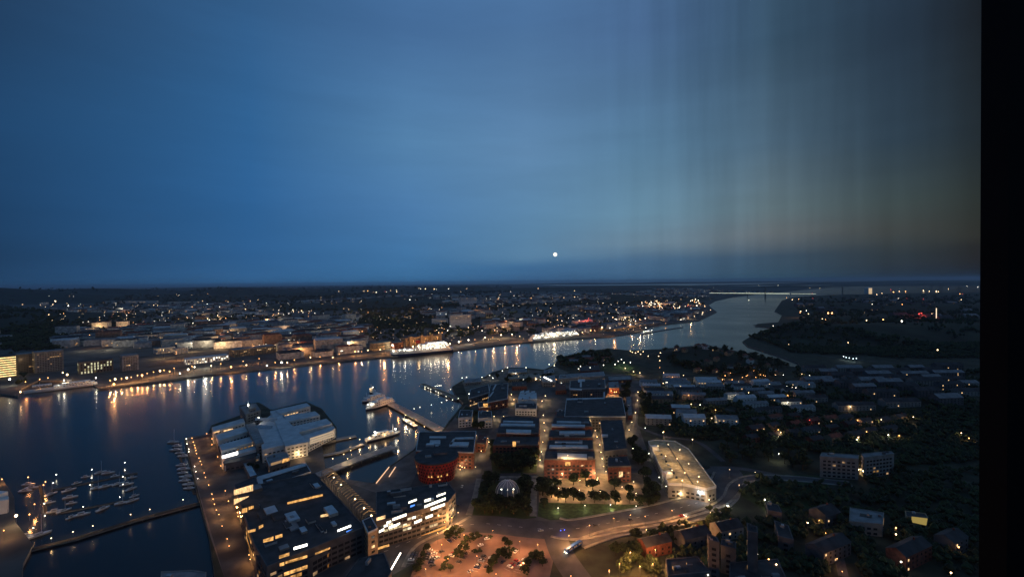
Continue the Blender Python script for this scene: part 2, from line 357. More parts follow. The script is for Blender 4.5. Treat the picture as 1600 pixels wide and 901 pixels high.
_lift = [0]
def sheet(name, px, m, z=None):
    _lift[0] += 1; z = z if z is not None else 3.03 + _lift[0] * .006
    mb = MB(); mb.face([(p.x, p.y, z) for p in ccw(PX(px, z))], m); return tag(mb.build(name), kind='structure')
def ribbon(name, px, w, m, z=None, poly3=None):
    _lift[0] += 1; z = z if z is not None else 3.03 + _lift[0] * .006
    P = poly3 or PX(px, z)
    # smooth the centre line
    Q = []
    for i in range(len(P) - 1):
        a = P[max(0, i-1)]; b_ = P[i]; c = P[i+1]; d = P[min(len(P)-1, i+2)]
        for k in range(6):
            t_ = k / 6; Q.append(.5 * ((2*b_) + (c - a) * t_ + (2*a - 5*b_ + 4*c - d) * t_**2 + (-a + 3*b_ - 3*c + d) * t_**3))
    Q.append(P[-1]); mb = MB(); ls = []
    for i, q in enumerate(Q):
        d = (Q[min(i+1, len(Q)-1)] - Q[max(0, i-1)]); d.z = 0; d.normalize(); s = Vector((d.y, -d.x, 0))
        ls.append((q + s * w / 2, q - s * w / 2)); roads.append((q.x, q.y, w / 2 + 2.5))
    for i in range(len(ls) - 1):
        (a, b_), (c, d) = ls[i], ls[i+1]
        mb.face([(a.x, a.y, z), (c.x, c.y, z), (d.x, d.y, z), (b_.x, b_.y, z)], m)
    return tag(mb.build(name), kind='structure')

# ------------------------------------------------------------------ near buildings
occupied = []                               # (x, y, r) circles already built over
roads = []
def facade(b, poly, z0, z1, parent, frac, lit, sh=3.6, step=4.2, ww=2.6, wh=1.7, dark=True, dim=.07, cams=True, base=1.0):
    # windows on the walls that face the camera side; dark ones and lit ones are separate parts
    dk, lt = MB(), MB(); poly = ccw(poly); n = len(poly)
    nf = int((z1 - z0 - base) // sh)
    for i in range(n):
        p, q = Vector(poly[i][:2]), Vector(poly[(i+1) % n][:2]); e = q - p; Ln = e.length
        if Ln < 6: continue
        e.normalize(); nn = Vector((e.y, -e.x)); mid = (p + q) / 2
        if nn.dot(-mid) < 0: continue
        k = int((Ln - 1.5) // step)
        for f in range(nf):
            run = 0; cur = None
            for c in range(k):
                s = (Ln - k * step) / 2 + (c + .5) * step
                zb = z0 + base + f * sh; r = R.random()
                if run > 0: run -= 1; isl = True
                else:
                    isl = r < frac * .5
                    if isl: run = R.choice((0, 1, 1, 2, 4))
                c0 = p + e * (s - ww / 2) + nn * .02; c1 = p + e * (s + ww / 2) + nn * .02
                a0, a1 = c0 + nn * .1, c1 + nn * .1
                if isl and run == 0 or cur is None: cur = vary(lit)
                M_, mm = (lt, cur if isl else GDIM) if (isl or R.random() < dim) else (dk, GLASSD)
                M_.face([(a0.x, a0.y, zb), (a1.x, a1.y, zb), (a1.x, a1.y, zb + wh), (a0.x, a0.y, zb + wh)], mm)
                M_.face([(a0.x, a0.y, zb+wh), (a1.x, a1.y, zb+wh), (c1.x, c1.y, zb+wh), (c0.x, c0.y, zb+wh)], mm)
                M_.face([(c0.x, c0.y, zb), (c1.x, c1.y, zb), (a1.x, a1.y, zb), (a0.x, a0.y, zb)], mm)
    if dark and dk.f: tag(dk.build('windows', parent), kind='stuff')
    if lt.f: tag(lt.build('lit_windows', parent), kind='stuff')

def building(name, label, roof, zr, mw=REN, mr=RDARK, frac=.1, lit=None, cat='building', units=3, parapet=ZINC, z0=3.0, group=None, sh=3.6, ridge=None, windows=True, court=None, wstep=4.2, ww=2.6, wh=1.7):
    P = [tuple(p[:2]) for p in PX(roof, zr)]; P = ccw(P)
    cx = sum(p[0] for p in P) / len(P); cy = sum(p[1] for p in P) / len(P)
    t = thing(name, label, cat, (cx, cy, z0), group)
    mb = MB(); mb.prism(P, z0, zr - .8, mw); mb.build('walls', t)
    mb = MB(); mb.prism(P, zr - .8, zr - .5, mr, mr)
    inner = grow(P, -.5)
    outer = grow(P, .12)
    for i in range(len(P)):                 # parapet ring
        a, b_, c, d = outer[i], outer[(i+1) % len(P)], inner[(i+1) % len(P)], inner[i]
        mb.face([(a[0],a[1],zr), (b_[0],b_[1],zr), (c[0],c[1],zr), (d[0],d[1],zr)], parapet)
        mb.face([(a[0],a[1],zr-1.3), (b_[0],b_[1],zr-1.3), (b_[0],b_[1],zr), (a[0],a[1],zr)], parapet)
        mb.face([(c[0],c[1],zr-.5), (d[0],d[1],zr-.5), (d[0],d[1],zr), (c[0],c[1],zr)], parapet)
    rf = mb.build('roof', t)
    for a9 in range(-2, 3):
        for b9 in range(-2, 3):
            x9, y9 = cx + a9 * 9, cy + b9 * 9
            if inside((x9, y9), P): occupied.append((x9, y9, 9))
    # roof plant: boxes, ducts and skylights set along the longest side
    e = max(((Vector(P[(i+1) % len(P)]) - Vector(P[i])) for i in range(len(P))), key=lambda v: v.length); an = math.atan2(e.y, e.x)
    size = math.sqrt(abs(sum(P[i][0]*P[(i+1)%len(P)][1]-P[(i+1)%len(P)][0]*P[i][1] for i in range(len(P)))) / 2)
    sh_in = grow(P, -max(1.5, size * .07)); done = 0; tries = 0
    while done < units and tries < 60:
        tries += 1
        x = R.uniform(min(p[0] for p in P), max(p[0] for p in P)); y = R.uniform(min(p[1] for p in P), max(p[1] for p in P))
        if not inside((x, y), sh_in): continue
        kx, ky, kz = R.uniform(2, max(3, size * .2)), R.uniform(1.5, max(2, size * .09)), R.uniform(.8, 2.6)
        mb = MB(); mb.box((x, y), kx, ky, zr - .5, zr - .5 + kz, R.choice((CONC, ZINC, REND)), an, R.choice((RGREY, ZINC, RDARK)))
        mb.build('roof_unit', rf); done += 1
    if windows: facade(None, P, z0, zr - 1, t, frac, lit or GW, sh=sh, step=wstep, ww=ww, wh=wh)
    return t, P, rf
def roofbit(name, rf, px, z0, z1, m, mt=None):
    P = [tuple(p[:2]) for p in PX(px, z1)]; mb = MB(); mb.prism(P, z0, z1, m, mt or m); return mb.build(name, rf)
def litstrip(t, P, px, m, thick=.25, name='lit_window'):
    # a lit window given by its photo outline, set on whichever camera-facing wall plane the sight line meets first
    best = None; P = ccw(P); n = len(P); c = (sum(p[0] for p in px) / len(px), sum(p[1] for p in px) / len(px))
    def hit(pt, a, nn):
        d = ray(*pt); den = d.x * nn.x + d.y * nn.y
        if abs(den) < 1e-6: return None
        k = (a.x * nn.x + a.y * nn.y) / den
        return Vector((d.x * k, d.y * k, H + d.z * k)) if k > 0 else None
    for i in range(n):
        a, b_ = Vector(P[i][:2]), Vector(P[(i+1) % n][:2]); e = (b_ - a).normalized(); nn = Vector((e.y, -e.x))
        if nn.dot(-(a + b_) / 2) <= 0: continue
        h = hit(c, a, nn)
        if h is None: continue
        s = (h.xy - a).dot(e); ln = (b_ - a).length; out = max(0, -s, s - ln) + max(0, 3 - h.z) * .5
        if best is None or out < best[0]: best = (out, a, nn)
    _, a, nn = best; q = [hit(p, a, nn) for p in px]; q = [v + Vector((nn.x, nn.y, 0)) * thick for v in q]
    q = [v if v.z > 3.2 else Vector((v.x, v.y, 3.2)) for v in q]
    mb = MB(); mb.face(q, m); k = Vector((nn.x, nn.y, 0)) * (thick - .03)
    for i in range(len(q)):
        u, v = q[i], q[(i+1) % len(q)]; mb.face([u, v, v - k, u - k], METAL)
    return mb.build(name, t)

# --- white terraced riverside complex at the head of the promenade pier
t = thing('terraced_office', 'white terraced riverside office with striped stepped roofs and brightly lit strip window', 'building', G(390, 690))
def wing(px, z, m=RLITE, mw=RENW, name='wing'):
    P = [tuple(p[:2]) for p in PX(px, z)]; mb = MB(); mb.prism(P, 3, z, mw, m)
    w = mb.build(name, t); facade(None, P, 3, z - .3, w, .05, GW, wh=1.4, dim=.03)
    return w, P
wing([(331,667),(380,653),(386,664),(395,666),(402,705),(398,716),(350,724),(343,706)], 11, RDARK, REND, 'podium')
wing([(331,667),(380,653),(383,659),(334,673.5)], 19)
wing([(337,679),(388,664),(391,672),(341,688)], 17.5)
wing([(343,694),(398,680),(401,688),(346,704)], 16)
w4, P4 = wing([(345,711),(402,695.5),(404,700),(347,716)], 14.5)
litstrip(w4, P4, [(347,716),(371.5,709.5),(371.5,704.5),(347,711.5)], glow('strip_white', (1, .96, .85), 5))
wing([(347,722),(404,706),(406,711),(351,727)], 9)
w2, P2 = wing([(383,663),(398,659),(412,690),(400,694)], 20, RGREY, REN, 'link_block')
for q in ([(333,677),(343,674),(343,672),(333,675)], [(349,674),(364,670),(364,668.5),(349,672)]): litstrip(t, P2 and [tuple(p[:2]) for p in PX([(334,675),(383,661),(386,664),(337,678)], 17)], q, GW)
c_, Pc = wing([(402,664),(424,647),(446,694),(410,702)], 18, RLITE, RENW, 'hall')
for i in range(7):                          # sawtooth skylights over the central hall
    mb = MB(); p = G(404 + (i % 4) * 8, 655 + (i // 4) * 12 + (i % 4) * .5, 18.2)
    mb.gable((p.x, p.y), 7, 5, 18, 18.6, 21, GLASSD, ZINC, .3); mb.build('skylight', c_)
mb = MB(); p = G(432, 690, 9); mb.prism([tuple(v[:2]) for v in PX([(412,693),(424,690),(426,697),(414,700)], 14)], 3, 14, REND, RDARK); mb.build('porch', t)
t = thing('comb_office', 'pale roofed office of four comb fingers with balcony bands facing the dock', 'building', G(470, 680))
wing([(422,642),(433,639.5),(481,690),(446,697)], 19, RLITE, RENW, 'spine')
for q, z in (([(430,640),(479,629),(485,634),(437,646)], 20), ([(441,650),(492,642),(500,648),(451,658)], 19), ([(455,666),(510,653.5),(519,661),(466,675)], 18)): wing(q, z)
w, Pw = wing([(463,683),(521,665),(524,669),(478,692)], 15)
for k, dy in enumerate((0, 5, 10)): litstrip(w, Pw, [(484,687+dy*.7),(522,674.5+dy*.7),(522,672+dy*.7),(484,684+dy*.7)], glow('balcony_glow', (1, .75, .5), .5), name='balcony_glow_band')  # light on the balcony edges painted as glowing bands
t = thing('harbour_tower', 'small grey flat roofed tower block at the tip of the terraced office', 'building', G(392, 655))
wing([(375,635),(400,629.5),(407,640),(384,647)], 26, RGREY, REN, 'tower_body'); wing([(387,633.5),(397,631),(400,636),(390,639)], 30, RGREY, REN, 'plant_room')
mb = MB(); p = G(388, 640, 26); mb.tube((p.x, p.y, 26), (p.x, p.y, 38), .35, WHITE); mb.octa((p.x, p.y, 33), 1.1, LH['h'], 2.5); mb.build('lit_mast', t)

# --- white framed roof building south of the complex
t, P, rf = building('long_roof_office', 'low office with long white edged flat roof above a glowing glass hall', [(401,745),(478,723),(486,736),(404,762)], 17, REND, RDARK, .02, units=2)
roofbit('white_fascia', rf, [(402,744),(477,722.5),(478,727),(410,748),(412,757),(404,760)], 16.9, 17.6, RLITE)
t, P, rf = building('glass_hall', 'two storey glass hall with golden lit upper room beside blue walkway', [(415,713),(448,705),(453,716),(421,727)], 15, REND, RGREY, .05, units=1)
litstrip(t, P, [(441,723),(452,719),(452,714),(441,717)], GA); litstrip(t, P, [(423,727),(440,722),(440,718),(423,723)], glow('hall_glow', (1, .6, .3), .35))
mb = MB(); P = [tuple(p[:2]) for p in PX([(377,717),(385,714),(401,741),(391,744)], 8)]; mb.prism(P, 3, 8, REND, ZINC)
t = thing('covered_walkway', 'straight pale blue roofed walkway between dark garden and glass hall', 'walkway', G(388, 730)); mb.build('walkway_roof', t)
# --- big dark block with amber rooms
t, P, rf = building('dark_office_block', 'large dark flat roofed office block with amber lit rooms along its promenade side', [(366,757),(398,744),(404,756),(492,738),(570,822),(470,862),(417,884),(398,850)], 22, REND, RDARK, .10, GA, units=26, parapet=REND, wstep=4.5, ww=3.6)
for q, m in (([(366,773),(396,766),(396,756),(366,765)], GW), ([(366,788),(388,776),(390,774),(366,779)], GW), ([(378,801),(387,799),(387,792),(379,794)], GA), ([(389,796),(397,793),(397,789),(389,791)], GA),
             ([(388,832),(400,829),(400,825),(388,828)], GA), ([(405,826),(412,822),(412,818),(405,821)], GA), ([(411,847),(427,843),(427,837),(411,842)], GA), ([(430,841),(441,838),(441,833),(430,836)], GA)):
    litstrip(t, P, q, m)
for px0, px1 in (((449,786),(504,773)), ((501,806),(519,803))):
    p, q = G(*px0, 22), G(*px1, 22); mb = MB(); mb.tube((p.x, p.y, 22.2), (q.x, q.y, 22.2), .9, GA if px0[0] < 460 else GW, 4); mb.build('lit_skylight', rf)
t, P, rf = building('street_front_office', 'street side office wing with rows of amber shop windows and white sign strips', [(400,868),(478,848),(570,812),(575,822),(484,872),(420,893)], 17, REND, RDARK, .5, GA, units=4, parapet=REND, wstep=3.6, ww=3.2, wh=2.2)
for q, m in (([(527,830),(548,822),(548,819),(527,827)], glow('strip_white', (1, .96, .85), 5)), ([(459,858),(480,852),(480,848),(459,854)], glow('strip_white', (1,.96,.85), 5)), ([(541,832),(562,825),(562,822),(541,829)], GB), ([(549,839),(564,833),(564,829),(549,835)], GWH),
             ([(430,886),(444,882),(444,877),(430,881)], GA), ([(446,880),(480,870),(480,866),(446,876)], GA), ([(492,866),(520,855),(520,852),(492,863)], GA), ([(522,855),(562,838),(562,836),(522,852)], GA), ([(436,872),(452,867),(452,862),(436,867)], GA)):
    litstrip(t, P, q, m)
# ribbed covered passage between the two office blocks
ARC = []
t = thing('ribbed_arcade', 'slanting arcade of many lit ribs running down between two dark office blocks', 'arcade', G(540, 790))
a, b_, wv = G(503, 737, 17), G(574, 812, 17), (G(520, 733, 17) - G(503, 737, 17))
for k in range(24):
    c = a.lerp(b_, k / 23); d = c + wv; mb = MB(); mb.tube(c, c + (d - c) * .5 + Vector((0, 0, 2.2)), .5, BRICKY, 4); mb.tube(c + (d - c) * .5 + Vector((0, 0, 2.2)), d, .5, BRICKY, 4)
    mb.tube((c.x, c.y, 3), c, .35, METAL, 4); mb.build('rib', t)
    if k in (4, 8, 15, 19, 22): mb = MB(); mb.octa((c + d) / 2 + Vector((0, 0, 0)), .9, LH['w']); mb.build('arcade_lamp', t); ARC.append(((c + d) / 2 - Vector((0, 0, 1.5)), t))
E4 = [(574,828),(588,855)]
t, P, rf = building('corner_stair_tower', 'narrow dark stair tower closing the street end of the ribbed arcade', [(566,812),(580,806),(590,824),(575,831)], 24, BRICKY, RDARK, .05, units=1)
# --- office with many white windows
t, P, rf = building('white_window_office', 'glazed dark office with scattered bright white windows beside the road junction', [(588,768),(700,752),(712,768),(700,783),(588,815)], 24, REND, RDARK, .12, GWH, units=16, parapet=REND, wstep=3.6, ww=3.0)
for q, m in (([(638,786),(651,781),(651,778),(638,783)], GWH), ([(641,792),(648,789),(648,787),(641,789)], GB), ([(663,784),(673,781),(673,777),(663,780)], GWH), ([(663,793),(696,780),(696,776),(663,789)], GWH), ([(682,776),(696,771),(696,768),(682,773)], GWH),
             ([(673,797),(695,789),(695,785),(673,793)], GWH), ([(665,810),(676,806),(676,802),(665,806)], GWH), ([(647,818),(659,813),(659,809),(647,814)], GWH), ([(613,813),(635,805),(635,801),(613,809)], GWH), ([(604,818),(611,815),(611,812),(604,814)], GWH),
             ([(607,826),(617,822),(617,818),(607,822)], GWH), ([(618,822),(625,818),(625,815),(618,818)], GWH), ([(629,824),(641,820),(641,817),(629,821)], GW), ([(592,832),(600,828),(600,824),(592,828)], GWH), ([(588,813),(602,809),(602,804),(588,808)], GW),
             ([(658,841),(697,825),(697,820),(658,836)], glow('shop_amber', (1,.5,.14), .9)), ([(590,858),(608,853),(608,849),(590,854)], GA)):
    litstrip(t, P, q, m)
# --- slanted lit greenhouse roofs beside the dock
for k, (q0, q1) in enumerate((((588,754),(608,729)), ((608,744),(618,729)))):
    t = thing('light_rail', ['long slanting strip light on the dock apron, left of the shorter one', 'short slanting strip light on the dock apron beside round red building'][k], 'strip light', G(*q0, 5))
    mb = MB(); mb.tube(G(*q0, 5), G(*q1, 5), .5, glow('rail_glow', (1, .6, .35), 1.2), 4); mb.build('light_tube', t)
    for f in (.1, .5, .9):
        p = G(*q0, 5).lerp(G(*q1, 5), f); mb = MB(); mb.tube((p.x, p.y, 3), (p.x, p.y, 5), .15, METAL, 4); mb.build('post', t)
t = thing('fence_light', 'slim bright white tilted light bar at the edge of the lower road', 'light bar', G(618, 878, 8))
mb = MB(); mb.tube(G(611, 889, 8), G(626, 863, 8), .45, glow('bar_white', (1, .9, .75), 5), 4); mb.build('light_tube', t)
mb = MB(); p = G(611, 889, 8); q = G(626, 863, 8); mb.tube((p.x, p.y, 3), p, .2, METAL, 4); mb.tube((q.x, q.y, 3), q, .2, METAL, 4); mb.build('posts', t)

# --- round red building
p = G(681, 748, 3); cx, cy = p.x, p.y + 6
t = thing('round_red_building', 'round red building with flared walls, triangular windows and dark flat roof', 'building', (cx, cy, 3))
r = 17.5; z = 3.0
for fl in range(6):
    mb, wd, lt = MB(), MB(), MB(); n = 40; r2 = r + .75; off = fl * .5
    for i in range(n):
        a0, a1 = 2*PI*(i+off)/n, 2*PI*(i+1+off)/n
        q = [(cx + rr_*math.cos(a), cy + rr_*math.sin(a), zz) for rr_, a, zz in ((r2, a0, z), (r2, a1, z), (r2, a1, z+3.4), (r2, a0, z+3.4))]
        mb.face(q, REDP); am = (a0 + a1) / 2; ro = r2 + .12
        tri = [(cx + ro*math.cos(a), cy + ro*math.sin(a), zz) for a, zz in ((a0+.03, z+.7), (a1-.03, z+.7), (am, z+2.9))]
        on = fl == 2 and i in (27, 28, 30, 31, 33) or R.random() < .05
        (lt if on else wd).face(tri, GA if on else GLASSD)
    mb.face([(cx + r2*math.cos(2*PI*i/n), cy + r2*math.sin(2*PI*i/n), z) for i in reversed(range(n))], REDP)
    mb.face([(cx + r2*math.cos(2*PI*i/n), cy + r2*math.sin(2*PI*i/n), z+3.4) for i in range(n)], RDARK)
    s_ = mb.build('storey', t); tag(wd.build('triangle_windows', s_), kind='stuff')
    if lt.f: tag(lt.build('lit_windows', s_), kind='stuff')
    r = r2; z += 3.4
mb = MB(); n = 40
mb.prism([(cx + (r+.3)*math.cos(2*PI*i/n), cy + (r+.3)*math.sin(2*PI*i/n)) for i in range(n)], z, z+1.1, RDARK, RDARK); rf = mb.build('roof', t)
mb = MB(); mb.box((cx+3, cy+4), 13, 8, z+1.1, z+3.4, REND, .3, RDARK); mb.build('plant_room', rf)
mb = MB(); mb.box((cx-8, cy-3), 6, 4, z+1.1, z+2.3, CONC, .3, RGREY); mb.build('roof_unit', rf)
# --- blocks around it
t, P, rf = building('framed_roof_block', 'dark roofed block with white rectangular roof frame just behind round red building', [(655,674),(744,673),(740,706),(650,703)], 21, BRICK, RDARK, .08, units=2)
for q in ([(671,681),(697,681),(697,683),(671,683)], [(711,683),(740,682),(740,684),(711,685)], [(708,685),(711,684),(706,694),(702,694)], [(672,687),(688,687),(688,693),(671,693)], [(704,690),(733,690),(731,696),(702,696)]): roofbit('white_roof_band', rf, q, 20.5, 22, RLITE)
for nm, lb, q, z, mw, mr, fr, bits in (
 ('slab_house', 'small pale fronted house in trees, nearer the pier of the twin pair', [(719,640),(739,640),(737,650),(716,652)], 17, RENW, RDARK, .05, []),
 ('slab_house', 'small pale fronted house in trees, right of its twin by the lit street', [(748,641),(768,642),(769,652),(747,653)], 17, RENW, RDARK, .05, []),
 ('dock_warehouse', 'dark roofed quay house with three stacked lights on its left end', [(735,608),(763,600),(765,612),(732,622)], 17, REND, RDARK, .12, []),
 ('slope_roof_house', 'dark block with thin white stepped roof edge near the quay', [(766,601),(794,598),(793,622),(762,628)], 17, BRICK, RDARK, .06, [[(774,600),(776,600),(771,609),(769,609)],[(770,611),(772,611),(766,619),(764,619)]]),
 ('quay_shed', 'low brown shed with yellow lit square window by the dock street', [(747,628),(764,626),(766,634),(748,636)], 12, BRICK, RDARK, .05, []),
 ('sawtooth_hall', 'pale blue sawtooth roofed hall standing beside a golden lit court', [(813,612),(838,613),(839,623),(809,624)], 19, RENW, RLITE, .02, [[(813,611),(819,609),(819,612),(813,614)],[(821,611),(827,609),(827,612),(821,614)],[(830,611),(836,610),(836,613),(830,614)]]),
 ('low_pale_terrace', 'low terrace with white front band below the sawtooth roofed hall', [(806,629),(839,630),(838,638),(805,637)], 14, RENW, RDARK, .04, []),
 ('tin_roof_shed', 'grey shed near the quay with one long white roof light', [(846,588),(866,586),(868,596),(848,596)], 13, REN, RGREY, .04, []),
 ('shipyard_hall', 'very long dark roofed hall crossed by a thin white roof line', [(885,622),(972,620),(978,650),(882,650)], 21, REND, RDARK, .03, [[(886,622),(944,620.5),(944,622),(886,624)],[(943,612),(945,612),(945,622),(943,622)]]),
 ('ridge_hall', 'dark hall with a white canopy and two bright uprights', [(891,594),(945,592),(946,606),(890,607)], 19, REND, RDARK, .05, [[(903,592),(914,592),(914,595),(903,595)],[(906,595),(909,595),(909,604),(906,604)],[(890,606),(909,607),(909,609),(890,608)]]),
 ('long_grey_shed', 'pale grey roofed long shed behind the dark hall near the pitch', [(875,585),(943,580),(945,586),(873,591)], 12, REN, RGREY, .02, []),
 ('quay_bar_building', 'low tan quay building under small lamps at water edge', [(796,576),(822,575),(823,580),(794,582)], 9, BRICKY, RGREY, .1, []),
 ('quay_restaurant', 'second low tan quay building, right of the first', [(850,578),(864,576),(866,581),(850,582)], 9, BRICKY, RGREY, .1, []),
 ('wharf_office', 'long low tan roofed wharf building behind the quay trees', [(796,585),(842,584),(843,589),(794,591)], 11, BRICKY, mat('tan_roof', (.3,.25,.18)), .05, []),
 ('jetty_house', 'small pale roofed house on the low jetty left of quay trees', [(726,592),(750,590),(752,595),(726,597)], 9, REN, RGREY, .1, []),
):
    t, P, rf = building(nm, lb, q, z, mw, mr, fr, units=3)
    for b4 in bits: roofbit('white_roof_band', rf, b4, z - .6, z + .4, RLITE)
    if nm == 'tin_roof_shed':
        p, q_ = G(850, 589, z), G(862, 595, z); mb = MB(); mb.tube((p.x,p.y,z+.6), (q_.x,q_.y,z+.6), .9, glow('strip_white', (1,.96,.85), 5), 4); mb.build('roof_light', rf)
    if nm == 'quay_shed': litstrip(t, P, [(755,635.5),(762,635.5),(762,630),(755,630)], GA)
# --- brick blocks with bands of pale roof
def banded(lb, q, z, bands, fr=.03, front=BRICK):
    t, P, rf = building('brick_block', lb, q, z, front, RDARK, fr, units=3, parapet=REND)
    for b4 in bands: roofbit('pale_roof_band', rf, b4, z - .6, z + 1.2, RLITE)
    return t, P
banded('brick block left of the lit street with three stacked pale roof bands', [(785,650),(843,652),(842,676),(776,676)], 23, [[(787,656.5),(833,657.5),(833,659.5),(786,658.5)],[(783,661),(836,662),(836,664.5),(782,664)],[(791,670),(830,671),(829,676),(791,675)]])
t, P = banded('low brown brick block in front of the banded one, facing park trees', [(775,682),(842,682),(842,694),(770,694)], 20, [], .04)
litstrip(t, P, [(801,697),(806,697),(806,689),(801,689)], GA)
banded('brick block between both lit streets, farthest of the stack of four', [(866,651),(920,651),(925,665),(862,664)], 23, [[(870,657),(908,658),(908,660),(870,659)],[(862,662),(914,663),(914,666),(862,665)]])
banded('brick block between both lit streets, second of the stack', [(860,671),(924,671),(926,682),(857,682)], 23, [[(874,673),(914,673),(914,677),(874,677)]])
banded('brick block between both lit streets, third of the stack', [(858,687),(926,687),(927,701),(854,701)], 23, [[(867,689),(910,689.5),(910,691),(867,690.5)],[(859,694.5),(918,695),(919,698.5),(858,698)]])
t, P = banded('brown brick front block with pale roof strip and spotlit gable facing plaza', [(852,704),(929,704),(930,716),(850,716)], 23, [[(871,707),(917,709),(917,715),(871,714)]], .04)
litstrip(t, P, [(883,727),(891,727),(891,721),(883,721)], GA)
banded('blue black roofed long block right of the yellow street', [(938,656),(972,655),(980,700),(944,704)], 22, [[(940,678),(950,678),(950,680),(940,681)]], .05, REND)
t, P = banded('brick gable block with bright orange doorway at the plaza end', [(950,714),(980,712),(986,727),(950,728)], 19, [], .04)
litstrip(t, P, [(967,744),(973,744),(973,736),(967,736)], GW)
banded('small brown end block beside the tree lined street', [(870,641),(884,641),(884,650),(869,650)], 20, [], .06)

for lb, q, z, mr in (('narrow grey shed beside the upper avenue',[(978,618),(986,618),(988,648),(981,648)],10,RGREY),('long low roof between the shipyard hall and the stacked brick blocks',[(868,640),(884,640),(884,642),(868,642)],9,RGREY),
   ('small dark gable house below the tan wharf building',[(800,596),(822,595),(823,602),(800,603)],11,RDARK),('low brown shed between quay trees and the dark hall',[(868,598),(884,598),(885,608),(868,609)],11,RRED),
   ('grey box house right of the dark hall uprights',[(950,596),(966,595),(968,605),(951,606)],14,RGREY),('dark workshop at the foot of the riverside park',[(905,572),(935,570),(937,577),(906,579)],9,RDARK),
   ('pale shed at the river point park edge',[(950,588),(985,586),(987,592),(951,594)],9,RGREY),('brown terrace left of the upper park',[(748,678),(762,679),(758,692),(744,691)],14,RRED),
   ('low dark kiosk row under the plaza trees',[(856,752),(872,752),(872,757),(856,757)],6,RGREY),('brick annex between yellow street and blue black block',[(950,704),(979,703),(980,708),(950,710)],17,RDARK)):
    building('outbuilding', lb, q, z, BRICK, mr, .05, units=2, parapet=REND)
# --- glazed dome in the park
p = G(793, 778, 3); cx, cy, rr0 = p.x, p.y + 9, 11.0
t = thing('park_dome', 'round grey glass dome standing on the park lawn with lamps at its foot', 'dome', (cx, cy, 3))
for k in range(6):
    for seg in range(12):
        a0, a1 = PI/2*k/6, PI/2*(k+1)/6; b0, b1 = 2*PI*seg/12 + .02, 2*PI*(seg+1)/12 - .02; mb = MB()
        q = [(cx + rr0*math.cos(a)*math.cos(b9), cy + rr0*math.cos(a)*math.sin(b9), 3 + 1.6 + rr0*math.sin(a)) for a, b9 in ((a0,b0),(a0,b1),(a1,b1),(a1,b0))]
        mb.face(q, GREENH); mb.build('pane', t)
mb = MB()
for seg in range(12):
    b9 = 2*PI*seg/12
    for k in range(6):
        a0, a1 = PI/2*k/6, PI/2*(k+1)/6
        mb.tube(*[(cx + (rr0+.1)*math.cos(a)*math.cos(b9), cy + (rr0+.1)*math.cos(a)*math.sin(b9), 4.6 + (rr0+.1)*math.sin(a)) for a in (a0, a1)], .14, WHITE, 3)
mb.prism([(cx + (rr0+.4)*math.cos(2*PI*i/24), cy + (rr0+.4)*math.sin(2*PI*i/24)) for i in range(24)], 3, 4.6, BRICKY, CONC); mb.build('frame', t)
for dx, dy, dz in ((-5.5,-6,10.5),(0,-7.3,10.8),(5.5,-6,10.5)): mb = MB(); mb.octa((cx+dx, cy+dy-1.2, dz), .6, LH['h']); mb.build('dome_lamp', t)

# --- multi storey car park with floodlit roof deck
CPz = 15
CP = [(1013,690),(1024,688),(1055,690),(1076,702),(1119,760),(1105,764),(1068,757),(1044,756)]
P = [tuple(p[:2]) for p in PX(CP, CPz)]
t = thing('car_park', 'long wedge shaped car park with floodlit pale roof deck and grey wall', 'car park', G(1080, 780))
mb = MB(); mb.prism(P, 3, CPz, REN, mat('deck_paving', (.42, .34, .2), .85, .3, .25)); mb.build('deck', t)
mb = MB(); Pc = ccw(P); out, inn = grow(Pc, .15), grow(Pc, -.3)
for i in range(len(Pc)):
    j = (i + 1) % len(Pc); a, b9, c, d = out[i], out[j], inn[j], inn[i]
    mb.face([(a[0],a[1],CPz+1.3),(b9[0],b9[1],CPz+1.3),(c[0],c[1],CPz+1.3),(d[0],d[1],CPz+1.3)], RENW)
    mb.face([(a[0],a[1],CPz-1),(b9[0],b9[1],CPz-1),(b9[0],b9[1],CPz+1.3),(a[0],a[1],CPz+1.3)], RENW)
    mb.face([(c[0],c[1],CPz),(d[0],d[1],CPz),(d[0],d[1],CPz+1.3),(c[0],c[1],CPz+1.3)], RENW)
mb.build('parapet', t)
mb = MB(); p, q = G(1041, 692, CPz), G(1083, 757, CPz); mb.tube((p.x,p.y,CPz+.5), (q.x,q.y,CPz+.5), .5, METAL, 4); mb.build('middle_barrier', t)
for (x, y), lb in (((1022,697),'a'), ((1043,738),'b')):
    p = G(x, y, CPz+4); mb = MB(); mb.box((p.x, p.y), 7, 6, CPz, CPz+4.5, RENW, .2); mb.build('stair_house', t)
facade(None, P, 3, 14, t, .04, GW, dim=.02)
for k in range(30):                         # bay markings
    p = G(1041, 692, CPz).lerp(G(1083, 757, CPz), k / 29); mb = MB()
    d = (G(1083,757,CPz) - G(1041,692,CPz)).normalized(); s = Vector((d.y, -d.x, 0))
    for sg in (-1, 1):
        a = p + s * sg * 2; b9 = p + s * sg * 7
        if not (inside(a, grow(Pc, -1)) and inside(b9, grow(Pc, -1))): continue
        mb.face([(a.x-d.x*.1, a.y-d.y*.1, CPz+.02),(a.x+d.x*.1, a.y+d.y*.1, CPz+.02),(b9.x+d.x*.1, b9.y+d.y*.1, CPz+.02),(b9.x-d.x*.1, b9.y-d.y*.1, CPz+.02)], WHITE)
    if mb.f: mb.build('bay_line', t)
